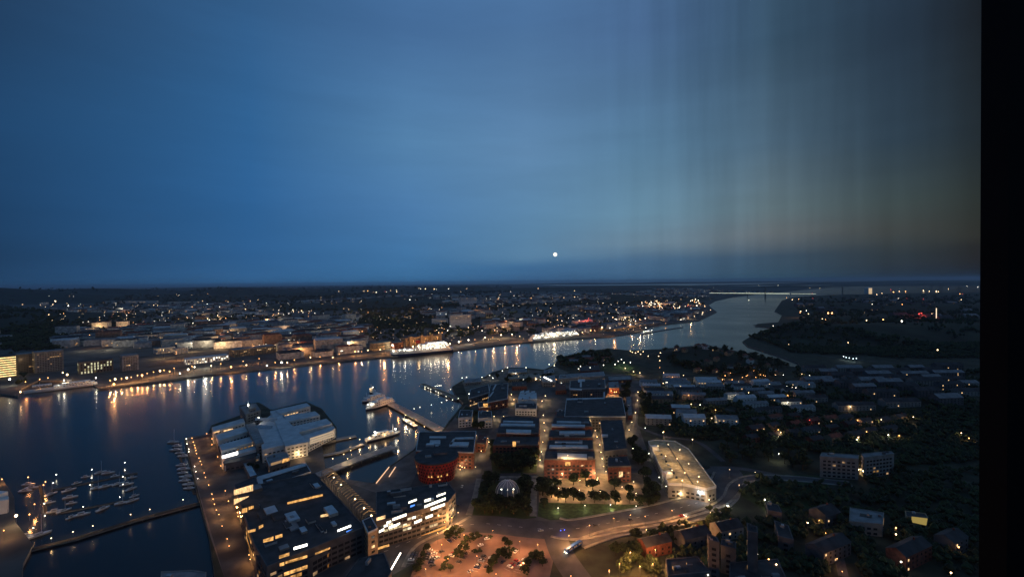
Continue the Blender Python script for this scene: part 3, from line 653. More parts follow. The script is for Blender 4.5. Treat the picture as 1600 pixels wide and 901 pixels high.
# --- right side large buildings, mostly in colours darkened for the window glass
for nm, lb, q, z, mw, mr, fr, un in (
 ('apartment_slab', 'pale slab of flats, left one of a pair above a row of lamps', [(1284,706),(1342,710),(1341,716),(1281,712)], 24, REN, RGREY, .0, 2),
 ('apartment_slab', 'pale slab of flats, right one of the pair, beside warm lit yard', [(1346,708),(1392,704),(1397,708),(1350,714)], 24, REN, RGREY, .02, 2),
 ('courtyard_school', 'dull grey square hall with a small dark courtyard in its roof', [(1328,792),(1381,800),(1379,818),(1327,813)], 13, REN, RGREY, .0, 2),
 ('yellow_lit_depot', 'low depot whose end wall glows yellow in the dark right side', [(1414,797),(1446,801),(1450,808),(1416,806)], 12, BRICKY, RDARK, .0, 1),
 ('tower_block', 'grey tower block of the dark lower right, tall and slim', [(1167,816),(1183,822),(1184,832),(1168,828)], 38, REND, RDARK, .04, 1),
 ('tower_block', 'tower block left of the slim grey one, slightly wider', [(1105,832),(1120,838),(1124,846),(1107,842)], 32, REND, RDARK, .04, 1),
 ('low_block', 'squat block standing right behind the wider tower block', [(1128,840),(1150,846),(1150,856),(1126,850)], 22, REND, RDARK, .03, 2),
 ('corner_block', 'dim blue roofed block at bottom right of the tower blocks', [(1210,812),(1232,820),(1240,842),(1216,836)], 14, REND, RDARK, .02, 2),
 ('corner_block', 'dim block with orange lit corner at the ramp bend', [(1196,782),(1216,788),(1222,800),(1200,796)], 14, REND, RDARK, .02, 2),
 ('bottom_block', 'dark flat roofed house at lower edge with two yellow windows', [(1040,872),(1090,868),(1110,892),(1044,898)], 14, REND, RDARK, .05, 4),
 ('bottom_block', 'dark angular roofed house in the bottom left corner of the road bend', [(560,872),(600,862),(612,892),(590,925),(520,925)], 16, REND, RDARK, .02, 2),
 ('bottom_block', 'dark flat roofed works building at lower edge right of street trees', [(1140,878),(1215,872),(1230,905),(1140,910)], 12, REND, RDARK, .03, 4),
 ('bottom_block', 'low white railed boathouse roof just cut by the bottom edge', [(252,892),(300,890),(322,893),(320,915),(250,915)], 9, RENW, RGREY, .0, 1),
):
    t, P, rf = building(nm, lb, q, z, mw, mr, fr, units=un, parapet=mw if mw is not RENW else REN)
    if nm == 'yellow_lit_depot': litstrip(t, P, [(1424,815),(1447,820),(1449,809),(1424,806)], glow('depot_yellow', (1,.72,.2), .32))  # yellow light on the end wall painted as a glowing panel
    if nm == 'courtyard_school': roofbit('courtyard', rf, [(1344,801),(1363,804),(1362,809),(1343,806)], z - .49, z - .46, GLASSD)  # flat dark patch painted for the shade inside the courtyard
# ------------------------------------------------------------------ far bank landmarks
def block3(name, label, x0, x1, ybase, depth, h, mw, mr, frac=.1, lit=None, cat='building', tilt=-.12, **kw):
    # a box given by the photo columns of its river front, its foot row, its depth and height in metres
    a, b_ = G(x0, ybase), G(x1, ybase + (x1 - x0) * tilt); e = (b_ - a).normalized(); nn = Vector((-e.y, e.x, 0))
    P = [a.xy[:], b_.xy[:], (b_ + nn * depth).xy[:], (a + nn * depth).xy[:]]
    t = thing(name, label, cat, ((a.x+b_.x)/2, (a.y+b_.y)/2, 3))
    mb = MB(); mb.prism(P, 3, 3 + h, mw, mr); mb.build('walls', t)
    facade(None, P, 3, 3 + h, t, frac, lit or GW, **kw)
    return t, P, e, nn
t, P, e, nn = block3('striped_tower', 'tower with bright golden bands on every floor at the left edge', -12, 25, 592, 30, 47, REND, RDARK, 0, wh=.1, dim=0)
for k in range(9):
    c = grow(P, .4); mb = MB(); z = 5 + k * 5.0
    for i in range(4):
        a, b_ = ccw(c)[i], ccw(c)[(i+1) % 4]; mb.face([(a[0],a[1],z),(b_[0],b_[1],z),(b_[0],b_[1],z+2.2),(a[0],a[1],z+2.2)], glow('band_gold', (1, .68, .28), 1.9, var=.3))
    mb.build('lit_band', t)
block3('office_slab', 'grey office slab with a row of orange lights halfway up, left bank', 55, 100, 583, 30, 48, REN, RGREY, .04, sh=4, dim=.02)
block3('office_slab', 'dim grey block between the golden striped tower and the office slab', 27, 54, 584, 30, 44, REND, RGREY, .04, sh=4, dim=.02)
block3('vertical_lit_office', 'office with pale vertical lit window columns facing the river', 124, 177, 585, 26, 28, REND, RDARK, .9, glow('pale_window', (.95, .9, .55), .8, var=.7), sh=6, wh=4.4, step=5.5, ww=2.4)
block3('grey_tower', 'plain blue grey tower right of the vertically lit office', 191, 217, 580, 28, 36, mat('blue_render', (.18, .2, .24)), RGREY, .02, dim=0)
block3('arched_station', 'brightly lit pale hall with a row of lights along its eaves', 292, 358, 570, 30, 14, RENW, RLITE, .5, GWH, wh=3, step=6)
block3('lit_gable_house', 'warm lit white gabled house behind the quay', 246, 274, 553, 25, 16, RENW, RGREY, .4, GW)
block3('lit_gable_house', 'second warm lit house, right of the white gabled one', 276, 294, 553, 25, 16, RENW, RGREY, .3, GW)
block3('theatre_block', 'long tan block with flat roof behind the quay road', 366, 432, 558, 40, 20, BRICKY, RGREY, .12)
block3('copper_roof_palace', 'palace with green copper roof and lit ground floor left of the ferry', 584, 612, 548, 26, 22, BRICKY, RGREEN, .45, GA, sh=6, wh=3)
t, P, e, nn = block3('orange_facade_palace', 'long facade floodlit orange with four towers behind white ferry', 634, 690, 541, 30, 26, BRICKY, RDARK, .5, GA, sh=5.5, wh=3)
for f in (.12, .42, .7, .95):
    c = Vector(P[0]).lerp(Vector(P[1]), f); mb = MB(); mb.box((c.x, c.y), 9, 9, 3, 33, BRICKY, math.atan2(e.y, e.x), RGREEN); mb.build('corner_tower', t)
block3('red_brick_customs', 'orange lit narrow house between copper roof and ferry', 616, 630, 546, 22, 20, BRICK, RGREEN, .5, GA)
block3('red_lit_market', 'low hall glowing pink red above the far quay', 904, 926, 506, 40, 14, RENW, RGREY, .5, glow('pink_window', (1, .25, .2), 1.2), wh=2.4, step=5)
block3('ferry_terminal', 'pale terminal shed with warm lit front on the far quay', 953, 985, 518, 30, 10, BRICKY, RGREY, .5, GA, step=6)
block3('ferry_terminal', 'long low terminal roof farther along, past the first shed', 985, 1030, 512, 25, 9, REN, RGREY, .2, GA, step=6)
t, P, e, nn = block3('lit_slab_flats', 'long flats with a lit white strip on the hillside', 972, 990, 498, 25, 16, RENW, RGREY, .7, GW, step=6)
block3('hill_flats', 'tall pale flats standing alone on the left hill', 68, 76, 477, 30, 30, RENW, RGREY, .05)
for x0, x1, y, h, lb in ((160,245,474,26,'long pink grey hospital block on the wooded left ridge'), (262,312,475,24,'long grey flats right of the hospital on the ridge'), (676,700,505,20,'bright stepped white flats on the green hill'), (703,736,500,22,'long white flats right of the stepped ones'), (720,745,471,30,'wide pale block near the skyline')):
    z = ground_z(*G(x0, y).xy)
    a, b_ = G(x0, y, z), G(x1, y - 1, z); zz = min(ground_z(a.x, a.y), ground_z(b_.x, b_.y)) - 3
    e = (b_ - a).normalized(); nn = Vector((-e.y, e.x, 0)); P = [a.xy[:], b_.xy[:], (b_+nn*25).xy[:], (a+nn*25).xy[:]]
    t = thing('hillside_flats', lb, 'building', (a.x, a.y, zz)); mb = MB(); mb.prism(P, zz, z + h, RENW, RGREY); mb.build('walls', t)
    facade(None, P, z, z + h, t, .06, GW, step=6, ww=3, dim=.05)

# ------------------------------------------------------------------ town blocks
def ring_mesh(b, c, sx, sy, rot, z0, h, mw, mr, depth=12, lit=None, nlit=3, rise=3.5):
    cs, sn = math.cos(rot), math.sin(rot)
    def loop(d, z): return [(c[0] + x*cs - y*sn, c[1] + x*sn + y*cs, z) for x, y in ((-sx/2+d,-sy/2+d),(sx/2-d,-sy/2+d),(sx/2-d,sy/2-d),(-sx/2+d,sy/2-d))]
    if min(sx, sy) > depth * 2.4:
        ls = [(loop(0, z0), None), (loop(0, z0+h), mw), (loop(depth/2, z0+h+rise), mr), (loop(depth, z0+h), mr), (loop(depth, z0), mw)]
    else:
        k = min(sx, sy) / 2 - .2; ls = [(loop(0, z0), None), (loop(0, z0+h), mw), (loop(min(k, 6), z0+h+rise), mr)]
    for k in range(1, len(ls)):
        A, B, m = ls[k-1][0], ls[k][0], ls[k][1]
        for i in range(4): b.face([A[i], A[(i+1)%4], B[(i+1)%4], B[i]], m)
    if len(ls) == 3: b.face(ls[2][0], mr)
    # windows with a lamp on behind, on the two fronts that face the river
    for _ in range(nlit):
        i = R.choice((0, 1, 3)); A = ls[0][0]; p, q = Vector(A[i]), Vector(A[(i+1)%4]); e = (q-p).normalized(); nn = Vector((e.y, -e.x, 0))
        if nn.xy.dot(-Vector(c[:2])) < 0: continue
        s = R.uniform(2, max(2.5, (q-p).length-4)); z = z0 + R.choice((1, 4.3, 7.6, 10.9)) ; w = R.choice((1.6, 1.6, 3.5, 6))
        if z > z0 + h - 2: continue
        a = p + e*s + nn*.15; d = a + e*w
        b.face([(a.x,a.y,z),(d.x,d.y,z),(d.x,d.y,z+1.8),(a.x,a.y,z+1.8)], lit)
        b.face([(a.x,a.y,z+1.8),(d.x,d.y,z+1.8),(d.x-nn.x*.15,d.y-nn.y*.15,z+1.8),(a.x-nn.x*.15,a.y-nn.y*.15,z+1.8)], lit)
WM = [mat('wall_sand', (.42,.38,.33)), mat('wall_cream', (.55,.51,.45)), mat('wall_grey', (.38,.38,.38)), mat('wall_white', (.72,.71,.69)), mat('wall_brick', (.2,.13,.1))]
WN = ['sand coloured', 'cream', 'grey', 'white', 'brick']
RM = [RDARK, RGREY, mat('slate_roof', (.13,.14,.16)), RLITE, RRED]
RN = ['dark felt', 'grey metal', 'slate', 'pale', 'red tiled']
FAV = [(P_.x, P_.y) for P_ in SOUTH]; NAV = [(P_.x, P_.y) for P_ in NORTH]
cand = []
a0, b0 = G(150, 600), G(900, 527); E1 = (b0 - a0).normalized(); E2 = Vector((-E1.y, E1.x, 0)); ang = math.atan2(E1.y, E1.x)
def dens(x, y):                             # parks and woods are where this is low
    return math.sin(x*.0021+1.3) * math.cos(y*.0017-.4) + .6*math.sin(x*.005+y*.0037) + .35*math.cos(x*.011-y*.009)
GREEN_PX = [[(0,478),(60,485),(110,500),(90,545),(0,545)], [(560,478),(640,478),(680,500),(640,515),(560,510)], [(0,450),(1000,444),(1000,450),(500,462),(200,468),(0,470)], [(820,478),(880,478),(880,492),(820,492)], [(940,478),(980,480),(960,492),(930,490)]]
for i in range(-18, 76):
    for j in range(0, 56):
        sp = 1 if j < 24 else 1.35
        p = a0 + E1 * (i * 74 * sp + (j % 3) * 24) + E2 * (120 + j * 58 * sp)
        p = p + Vector((R.uniform(-6,6), R.uniform(-6,6), 0))
        if not inside(p, FAV): continue
        z = ground_z(p.x, p.y); q = proj((p.x, p.y, z))
        if not (-30 < q[0] < 1240 and 440 < q[1] < 620): continue
        if any(inside(q, g_) for g_ in GREEN_PX): continue
        if q[1] > 523 and 570 < q[0] < 715: continue
        if q[1] > 543 and q[0] < 440: continue
        if min(abs((inside((p+E1*s1*75+E2*s2*45), FAV)) - 1) for s1 in (-1,0,1) for s2 in (-1,0)) : pass
        if not all(inside(p + v, FAV) for v in (E1*60, -E1*60, -E2*75, E2*60)): continue
        far = p.length
        if dens(p.x, p.y) < (-.45 if far < 2400 else -.15 if far < 3300 else .15): continue
        cand.append((far, p, z, q))
cand.sort(key=lambda c: c[0])
rest = MB()
for n_, (far, p, z, q) in enumerate(cand):
    k = R.choice((0,1,1,2,2,3,4)); r_ = R.choice((0,0,1,2,2,3,4,4))
    sx, sy = R.uniform(34, 76), R.uniform(20, 48); rot = ang + R.choice((0, 0, .06, -.08, .25, -.2)) + .35 * math.sin(p.x * .0013 + p.y * .0009) + (.5 if q[0] > 760 else 0) * (1 if far > 2000 else .3)
    h = R.choice((R.uniform(9, 15), R.uniform(12, 21), R.uniform(14, 24), R.uniform(14, 22) if R.random() < .8 else 38)) if far < 3200 else R.uniform(8, 20)
    lit = R.choice((GW, GW, GA, GWH)); nl = R.choice((0, 2, 4, 7))
    if n_ < 290:
        mb = MB(); ring_mesh(mb, p, sx, sy, rot, z - 2, h + 2, WM[k], RM[r_], lit=lit, nlit=nl)
        o = mb.build('town_block', loc=(p.x, p.y, z - 2))
        where = 'beyond the golden striped tower' if q[0] < 150 else 'behind the left quay' if q[0] < 420 else 'inland of the copper roofed palace' if q[0] < 620 else 'behind the orange lit palace' if q[0] < 800 else 'inland of the lit river ship' if q[0] < 960 else 'on the far bank towards the bridge'
        row = 'riverside' if far < 1500 else 'midtown' if far < 2100 else 'outer'
        tag(o, '%s %s block, %s roof, %s' % (row, WN[k], RN[r_], where), 'building', 'town blocks across the river')
    else: ring_mesh(rest, p, sx, sy, rot, z - 2, h + 2, WM[k], RM[r_], lit=lit, nlit=nl)
    occupied.append((p.x, p.y, 45))
if rest.f: tag(rest.build('distant_town'), kind='stuff')

# houses of the north bank: small pitched roofs in rows
def house(p, sx, sy, rot, h, mw, mr, z0, lbl, grp, litm=None, nl=1):
    t = MB(); c = (p[0], p[1]); t.gable(c, sx, sy, z0 - 1.5, z0 + h, z0 + h + sy * .28, mw, mr, rot)
    cs, sn = math.cos(rot), math.sin(rot)
    if sy < 16: t.box((c[0] + cs * sx * .2, c[1] + sn * sx * .2), 1.2, 1, z0 + h + sy*.12, z0 + h + sy * .28 + 1.4, BRICK, rot)
    k = int(sx // 5)
    for i in range(k):
        for f in range(max(1, int(h // 3))):
            x = -sx/2 + (i + .5) * sx / k; sgn = -1 if (sn * 0 + (c[0] * -sn + c[1] * cs)) > 0 else 1
            y = sgn * (sy/2 + .08); z = z0 + 1 + f * 3; on = litm and R.random() < .05 * nl
            q = [(c[0] + xx*cs - y*sn, c[1] + xx*sn + y*cs, zz) for xx, zz in ((x-.8, z), (x+.8, z), (x+.8, z+1.5), (x-.8, z+1.5))]
            t.face(q, litm if on else GLASSD)
    hn = 'warehouse' if grp.startswith('sheds') else 'house'; lbl = lbl.replace('house,', hn + ',')
    o = t.build(hn, loc=(c[0], c[1], z0 - 1.5)); tag(o, lbl, hn, grp); occupied.append((p[0], p[1], max(sx, sy) * .55)); return o
hcount = 0
def houses(poly, n, sx, sy, h, rot, walls, roofs, where, group, lit=GW, gap=1.15, nl=1, jitter=.05):
    global hcount
    xs = [q[0] for q in poly]; ys = [q[1] for q in poly]; w0 = [G(x, y) for x, y in poly]; wp = [(v.x, v.y) for v in w0]
    x0, x1, y0, y1 = min(v[0] for v in wp), max(v[0] for v in wp), min(v[1] for v in wp), max(v[1] for v in wp)
    cx, cy = (x0+x1)/2, (y0+y1)/2; D = max(x1-x0, y1-y0); cs, sn = math.cos(rot), math.sin(rot); pts = []
    ux, uy = sx[1] * gap + 5, sy[1] * 1.2 + 13
    for i in range(int(-D/ux), int(D/ux) + 1):
        for j in range(int(-D/uy), int(D/uy) + 1):
            x = cx + i*ux*cs - j*uy*sn + R.uniform(-2,2); y = cy + i*ux*sn + j*uy*cs + R.uniform(-2,2)
            if inside((x, y), wp) and all((x-a)**2 + (y-b_)**2 > (r+sx[0]/2)**2 for a, b_, r in occupied): pts.append((x, y))
    R.shuffle(pts); pts = pts[:n]
    for x, y in pts:
        k = R.randrange(len(walls)); r_ = R.randrange(len(roofs)); mm = {'w': (RENW, 'white'), 'g': (REN, 'grey'), 'b': (BRICK, 'brick'), 'y': (BRICKY, 'yellow brick'), 'd': (REND, 'dark')}[walls[k]]
        rm = {'r': (RRED, 'red tile'), 'd': (RDARK, 'dark'), 'g': (RGREY, 'grey'), 'l': (RLITE, 'pale')}[roofs[r_]]
        house((x, y), R.uniform(*sx), R.uniform(*sy), rot + R.uniform(-jitter, jitter) + R.choice((0, 0, PI/2)) * (sx[1] < 20), R.uniform(*h), mm[0], rm[0], ground_z(x, y), '%s house, %s roof, %s' % (mm[1], rm[1], where), group, lit, nl); hcount += 1
houses([(1012,594),(1070,592),(1130,602),(1110,628),(1015,632)], 34, (30,44), (11,13), (7,10), -.1, 'wgy', 'ldg', 'in the terraces right of the tree lined street', 'terraces right of the tree lined street')
houses([(1070,598),(1250,600),(1290,640),(1200,650),(1090,625)], 50, (26,40), (10,12), (6,9), .12, 'wgw', 'lgd', 'in the pale rows below the wooded hill', 'pale rows below the wooded hill')
houses([(1020,640),(1110,640),(1140,668),(1030,668)], 18, (24,36), (11,13), (9,12), -.1, 'gbw', 'dgl', 'among dark trees behind the car park', 'houses behind the car park')
houses([(1140,660),(1270,650),(1420,655),(1380,690),(1170,700)], 44, (14,24), (9,12), (5,7), .3, 'dgyb', 'rdd', 'in the dark gardens above the pale slab flats', 'garden houses above the pale flats')  # dark palettes of the right side groups carry the window glass dimming
houses([(1150,556),(1190,566),(1220,586),(1100,588),(1040,582),(1050,556),(1100,548)], 30, (11,16), (9,11), (6,8), .5, 'wyg', 'rdr', 'on the wooded hill by the river inlet', 'villas on the wooded hill')
houses([(1250,578),(1500,575),(1520,640),(1300,645)], 44, (30,60), (13,18), (7,11), .05, 'gdd', 'dgd', 'in the dim estate on the far right', 'dim estate on the far right')
houses([(1190,830),(1330,800),(1520,830),(1520,898),(1210,898)], 22, (18,34), (11,14), (8,11), .4, 'ddb', 'ddd', 'in the unlit lower right corner', 'houses in the lower right corner')
houses([(1000,850),(1130,818),(1150,880),(1020,868)], 5, (16,24), (10,13), (7,9), .3, 'bdg', 'ddd', 'under trees below the bending road', 'houses below the bending road')
houses([(1240,470),(1500,465),(1520,505),(1290,510),(1250,490)], 40, (40,80), (22,40), (7,14), .1, 'gdd', 'dgd', 'on the harbour land behind the bridge foot', 'sheds on the far harbour land')
houses([(885,560),(960,560),(945,578),(880,578)], 6, (20,30), (11,14), (7,9), 0, 'gyb', 'dgr', 'by the riverside park near the ball pitch', 'houses by the riverside park')

# ------------------------------------------------------------------ streets, paths, lawns
sheet('marina_apron', [(290,684),(330,676),(345,712),(372,745),(366,800),(402,870),(420,905),(352,905),(326,830),(304,745)], PAVE)
sheet('district_paving', [(352,905),(304,745),(290,686),(330,678),(420,660),(500,672),(510,745),(584,757),(612,730),(650,704),(668,682),(690,677),(704,660),(727,632),(800,604),(872,585),(985,584),(1003,600),(996,660),(1010,700),(1046,790),(1010,806),(860,832),(700,850),(600,905)], mat('worn_asphalt', (.085, .082, .08), .85, .4, .05))
sheet('quay_gravel', [(722,596),(756,591),(794,576),(850,579),(866,572),(890,582),(800,602),(730,618)], mat('pale_gravel', (.16, .14, .11), .9, .35, .08))
sheet('dock_apron', [(512,743),(586,755),(612,728),(650,702),(668,680),(690,676),(702,700),(650,740),(640,762),(590,770)], PAVE)
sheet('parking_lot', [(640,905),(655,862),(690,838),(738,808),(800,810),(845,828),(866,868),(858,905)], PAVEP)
sheet('park_lawn', [(748,752),(833,748),(838,808),(790,814),(738,806)], GRASS)
sheet('park_lawn', [(765,700),(840,702),(838,742),(770,742)], GRASS)
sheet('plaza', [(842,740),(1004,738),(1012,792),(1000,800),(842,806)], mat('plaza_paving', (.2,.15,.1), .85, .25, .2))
sheet('lawn_strip', [(842,784),(905,786),(1006,788),(1010,798),(960,806),(860,812),(840,806)], mat('lit_lawn', (.045,.07,.018), .95, .4, .3))  # brighter copy of the lawn colour, lamplight painted in
sheet('green_verge', [(1140,740),(1280,742),(1300,790),(1200,800),(1160,775)], GRASS)
sheet('riverside_green', [(712,652),(728,634),(742,640),(770,640),(772,652),(740,668)], GRASS)
sheet('pitch_surround', [(945,566),(965,562),(1002,572),(992,588),(940,578)], GRASS)
sheet('ball_pitch', [(956,574),(974,566),(990,574),(982,580)], mat('pitch_turf', (.1,.16,.04), .9, .15, .3))
for nm, w, pts in (
 ('main_road', 26, [(560,905),(600,862),(700,822),(760,818),(840,826),(900,826),(980,812),(1050,797),(1105,781),(1130,762),(1140,742),(1128,728)]),
 ('junction_road', 20, [(728,745),(722,780),(708,812),(690,830)]),
 ('lower_road', 18, [(905,905),(880,868),(868,838)]),
 ('ramp_road', 9, [(905,850),(960,832),(1040,818),(1110,798),(1140,778),(1150,758),(1180,746),(1250,748),(1330,756)]),
 ('loop_road', 8, [(1106,738),(1118,732),(1150,731),(1190,737),(1240,748),(1300,752)]),
 ('street', 8, [(848,740),(847,715),(851,690),(852,665),(848,640),(850,615)]),
 ('street', 8, [(948,740),(940,705),(935,685),(929,662)]),
 ('street', 8, [(744,742),(752,715),(764,690),(771,668),(782,640),(800,620)]),
 ('street', 7, [(744,742),(800,741),(848,740),(900,735),(1000,733)]),
 ('avenue', 9, [(1046,796),(1022,745),(1003,700),(990,668),(990,640),(996,612),(1004,594),(1000,584)]),
 ('street', 6, [(988,662),(1010,672),(1040,682),(1090,690),(1130,720)]),
 ('street', 6, [(1004,594),(1060,590),(1140,594),(1240,596)]),
 ('street', 5, [(1010,634),(1100,632),(1180,648),(1300,650)]),
 ('street', 6, [(1270,800),(1288,820),(1305,850),(1318,900)]),
 ('street', 5, [(1240,548),(1290,556),(1340,562),(1400,566)]),
 ('far_quay_road', 16, [(-60,595),(30,588),(90,586),(170,598),(230,588),(320,574),(400,567),(500,558),(600,549),(720,540),(800,530),(900,523),(960,519),(1030,506),(1100,494)]),
 ('far_city_road', 12, [(0,580),(60,578),(130,590),(300,556),(420,548),(560,540),(640,532)]),
 ('hill_road', 14, [(1018,490),(1030,478),(1032,467),(1020,462)]),
): ribbon(nm, pts, w, ASPH)
for pts, w in (([(748,747),(742,775),(732,804)], 5), ([(835,748),(834,775),(833,806)], 6), ([(770,745),(800,744.5),(842,744.5)], 5), ([(744,785),(770,775),(788,768)], 1.6), ([(735,806),(700,826),(650,852),(630,885)], 3)):
    ribbon('footpath', pts, w, QUAY)
def kerb(pts, w, z=3.0):
    P = PX(pts); mb = MB(); Q = []
    for i in range(len(P) - 1):
        a = P[max(0, i-1)]; b_ = P[i]; c = P[i+1]; d = P[min(len(P)-1, i+2)]
        for k in range(6):
            t_ = k / 6; Q.append(.5 * ((2*b_) + (c - a) * t_ + (2*a - 5*b_ + 4*c - d) * t_**2 + (-a + 3*b_ - 3*c + d) * t_**3))
    Q.append(P[-1])
    for sg in (-1, 1):
        L_ = []
        for i, q in enumerate(Q):
            d = Q[min(i+1, len(Q)-1)] - Q[max(0, i-1)]; d.z = 0; d.normalize(); v = Vector((d.y, -d.x, 0)) * sg; L_.append((q + v * w / 2, q + v * (w / 2 + 2.2)))
        for i in range(len(L_) - 1):
            (a, b_), (c, d) = L_[i], L_[i+1]; zt = 3.52
            mb.face([(a.x,a.y,zt),(c.x,c.y,zt),(d.x,d.y,zt),(b_.x,b_.y,zt)], QUAY); mb.face([(a.x,a.y,3),(c.x,c.y,3),(c.x,c.y,zt),(a.x,a.y,zt)], CONC)
            mb.face([(b_.x,b_.y,3),(d.x,d.y,3),(d.x,d.y,zt),(b_.x,b_.y,zt)], CONC)
    return tag(mb.build('pavement'), kind='structure')
kerb([(868,823),(900,826),(980,812),(1050,797),(1105,781),(1130,762),(1140,742)], 26)
kerb([(905,850),(960,832),(1040,818),(1110,798),(1140,778),(1150,758),(1180,746),(1250,748),(1330,756)], 9)
# dashed line down the middle of the main road
P = PX([(600,862),(700,822),(760,818),(840,826),(900,826),(980,812),(1050,797),(1105,781)]); mb = MB()
for i in range(len(P)-1):
    a, b_ = P[i], P[i+1]; d = (b_-a); n = int(d.length // 9); d.normalize(); s = Vector((d.y, -d.x, 0)) * .12
    for k in range(n):
        c = a + d * k * 9; e = c + d * 3; mb.face([(c.x-s.x, c.y-s.y, 3.4),(e.x-s.x, e.y-s.y, 3.4),(e.x+s.x, e.y+s.y, 3.4),(c.x+s.x, c.y+s.y, 3.4)], WHITE)
tag(mb.build('road_markings'), kind='structure')

# ------------------------------------------------------------------ piers
def pier(label, px, w, z=2.6, group=None, deck=CONC, name='pier'):
    P = PX(px, z); t = thing(name, label, 'pier', P[0], group); mb = MB(); e = (P[-1]-P[0]).normalized(); s = Vector((e.y, -e.x, 0)) * w / 2
    for i in range(len(P)-1):
        a, b_ = P[i], P[i+1]; mb.prism([(a-s).xy[:], (b_-s).xy[:], (b_+s).xy[:], (a+s).xy[:]], z - 1.1, z, QUAY, deck)
    mb.build('deck', t); mb = MB(); n = max(3, int((P[-1]-P[0]).length // 12))
    for k in range(n + 1):
        c = P[0].lerp(P[-1], k / n)
        for sg in (-1, 1): q = c + s * sg * .85; mb.tube((q.x, q.y, -1), (q.x, q.y, z - 1), .4, BARK, 5)
    tag(mb.build('piles', t), kind='stuff'); return t
pier('long wooden breakwater pier with spaced lamps closing the marina', [(50,857),(120,840),(210,812),(335,779)], 5, 1.8, deck=BARK)
pier('broad lit stone pier where the white catamaran ferry lies', [(591,620),(640,645),(690,672)], 15)
pier('narrow dark pier with hanging lamps on its river side', [(660,599),(690,611),(718,622)], 8, 4, deck=mat('tan_deck', (.2,.15,.1)))
pier('flat pontoon strip leading out to the floodlit ship in the dock', [(505,690),(556,680),(580,688)][:2], 9, 1.6)
pier('long low pontoon with a row of openings across the dock', [(495,742),(560,716),(616,697)], 13, 4)
pier('middle dock pontoon with amber lights, before the long one', [(500,712),(530,706),(568,693)], 6, 1.6)
pier('straight dark jetty reaching out from the far quay', [(1000,521),(1066,510.5)], 10, 2)
pier('short jetty jutting from the far right shore', [(1178,507),(1240,504)], 12, 2, name='jetty'); pier('second short jetty just above the first on the right shore', [(1180,510),(1230,509)], 8, 2, name='jetty')
for k, (a, b_) in enumerate((((80,765),(215,738)), ((95,800),(210,778)), ((62,758),(72,800)), ((276,700),(304,770)))):
    pier(['upper floating jetty of the marina between two rows of boats', 'lower floating jetty of the marina near the breakwater', 'short gangway jetty at the left shore of the marina', 'berthing jetty beside the lit promenade'][k], [a, b_], 2, .8, name='floating_jetty', deck=BARK)

# ------------------------------------------------------------------ ships and boats
def hullmesh(b, stern, bow, beam, h, m, m2=None, z0=0, fine=.35):
    stern, bow = Vector(stern), Vector(bow); d = bow - stern; Ln = d.length; e = d.normalized(); s = Vector((e.y, -e.x, 0)); secs = []
    for f in (0, .03, .3, .6, .75, .87, .95, 1.0):
        w = beam/2 * (1 if f < 1 - fine else max(.02, math.cos((f - 1 + fine) / fine * PI/2) ** .7)); w *= (.9 if f == 0 else 1)
        c = stern + e * Ln * f; sheer = h * (1 + .18 * max(0, f - .6))
        over = e * (Ln * .02 if f == 1 else 0)
        ps = [(w, sheer), (w * .97, sheer * .5), (w * .9, .9), (w * .55, -1), (0, -1.5), (-w * .55, -1), (-w * .9, .9), (-w * .97, sheer * .5), (-w, sheer)]
        secs.append([(c.x + s.x*y + over.x*(z/h), c.y + s.y*y + over.y*(z/h), z + z0) for y, z in ps])
    b.loft(secs, m, m2=m2, split=(1, 2, 5, 6) if m2 else 0)
    b.face([secs[0][i] for i in range(9)], m); deck = [q[0] for q in secs] + [q[-1] for q in reversed(secs)]; b.face([(x, y, min(z, h + z0)) for x, y, z in deck], WHITE)
    return e, s, Ln
def ship(name, label, cat, st, bw, beam, h, tiers, hullm, lower, funnel=None, lamps=(), lit=GW):
    stern, bow = G(*st, 0), G(*bw, 0); t = thing(name, label, cat, (stern + bow) / 2); mb = MB(); e, s, Ln = hullmesh(mb, stern, bow, beam, h, hullm, lower); mb.build('hull', t)
    an = math.atan2(e.y, e.x); z = h
    for f0, f1, wf, hh in tiers:
        c = stern + e * Ln * (f0 + f1) / 2; mb = MB(); mb.box(c, Ln * (f1 - f0), beam * wf, z, z + hh, WHITE, an); dk = mb.build('deck_house', t)
        wm_ = MB(); n = int(Ln * (f1 - f0) / 4)
        for k in range(n):
            for sg in (-1, 1):
                q = stern + e * (Ln * f0 + (k + .5) * Ln * (f1 - f0) / n) + s * sg * (beam * wf / 2 + .12)
                on = R.random() < .6; ww_ = 1.3; a, b9 = q - e * ww_, q + e * ww_
                wm_.face([(a.x,a.y,z+hh*.35),(b9.x,b9.y,z+hh*.35),(b9.x,b9.y,z+hh*.8),(a.x,a.y,z+hh*.8)], lit if on else GLASSD)
        if n: tag(wm_.build('deck_windows', dk), kind='stuff')
        z += hh
    if funnel:
        f, fh, fm = funnel; c = stern + e * Ln * f; mb = MB(); mb.box(c, Ln * .06, beam * .3, z, z + fh, fm, an, METAL); mb.build('funnel', t)
    c = stern + e * Ln * .8; mb = MB(); mb.tube((c.x, c.y, h), (c.x, c.y, z + 6), .4, WHITE, 5, .15); mb.build('mast', t)
    toward = s if s.dot(-stern) > 0 else -s
    for f, sd, zz, kind, r in lamps:
        q = stern + e * Ln * f + toward * (.56 if sd > .25 else sd) * beam; mb = MB(); mb.octa((q.x, q.y, zz), r, LH[kind]); mb.build('deck_lamp', t)
        plight(t, (q.x + toward.x * 2, q.y + toward.y * 2, zz + 1.5), kind, 3800 if r > 1.5 else 1500 if r > .9 else 900, .8)
    return t, e, s, Ln, stern
NL = [0]
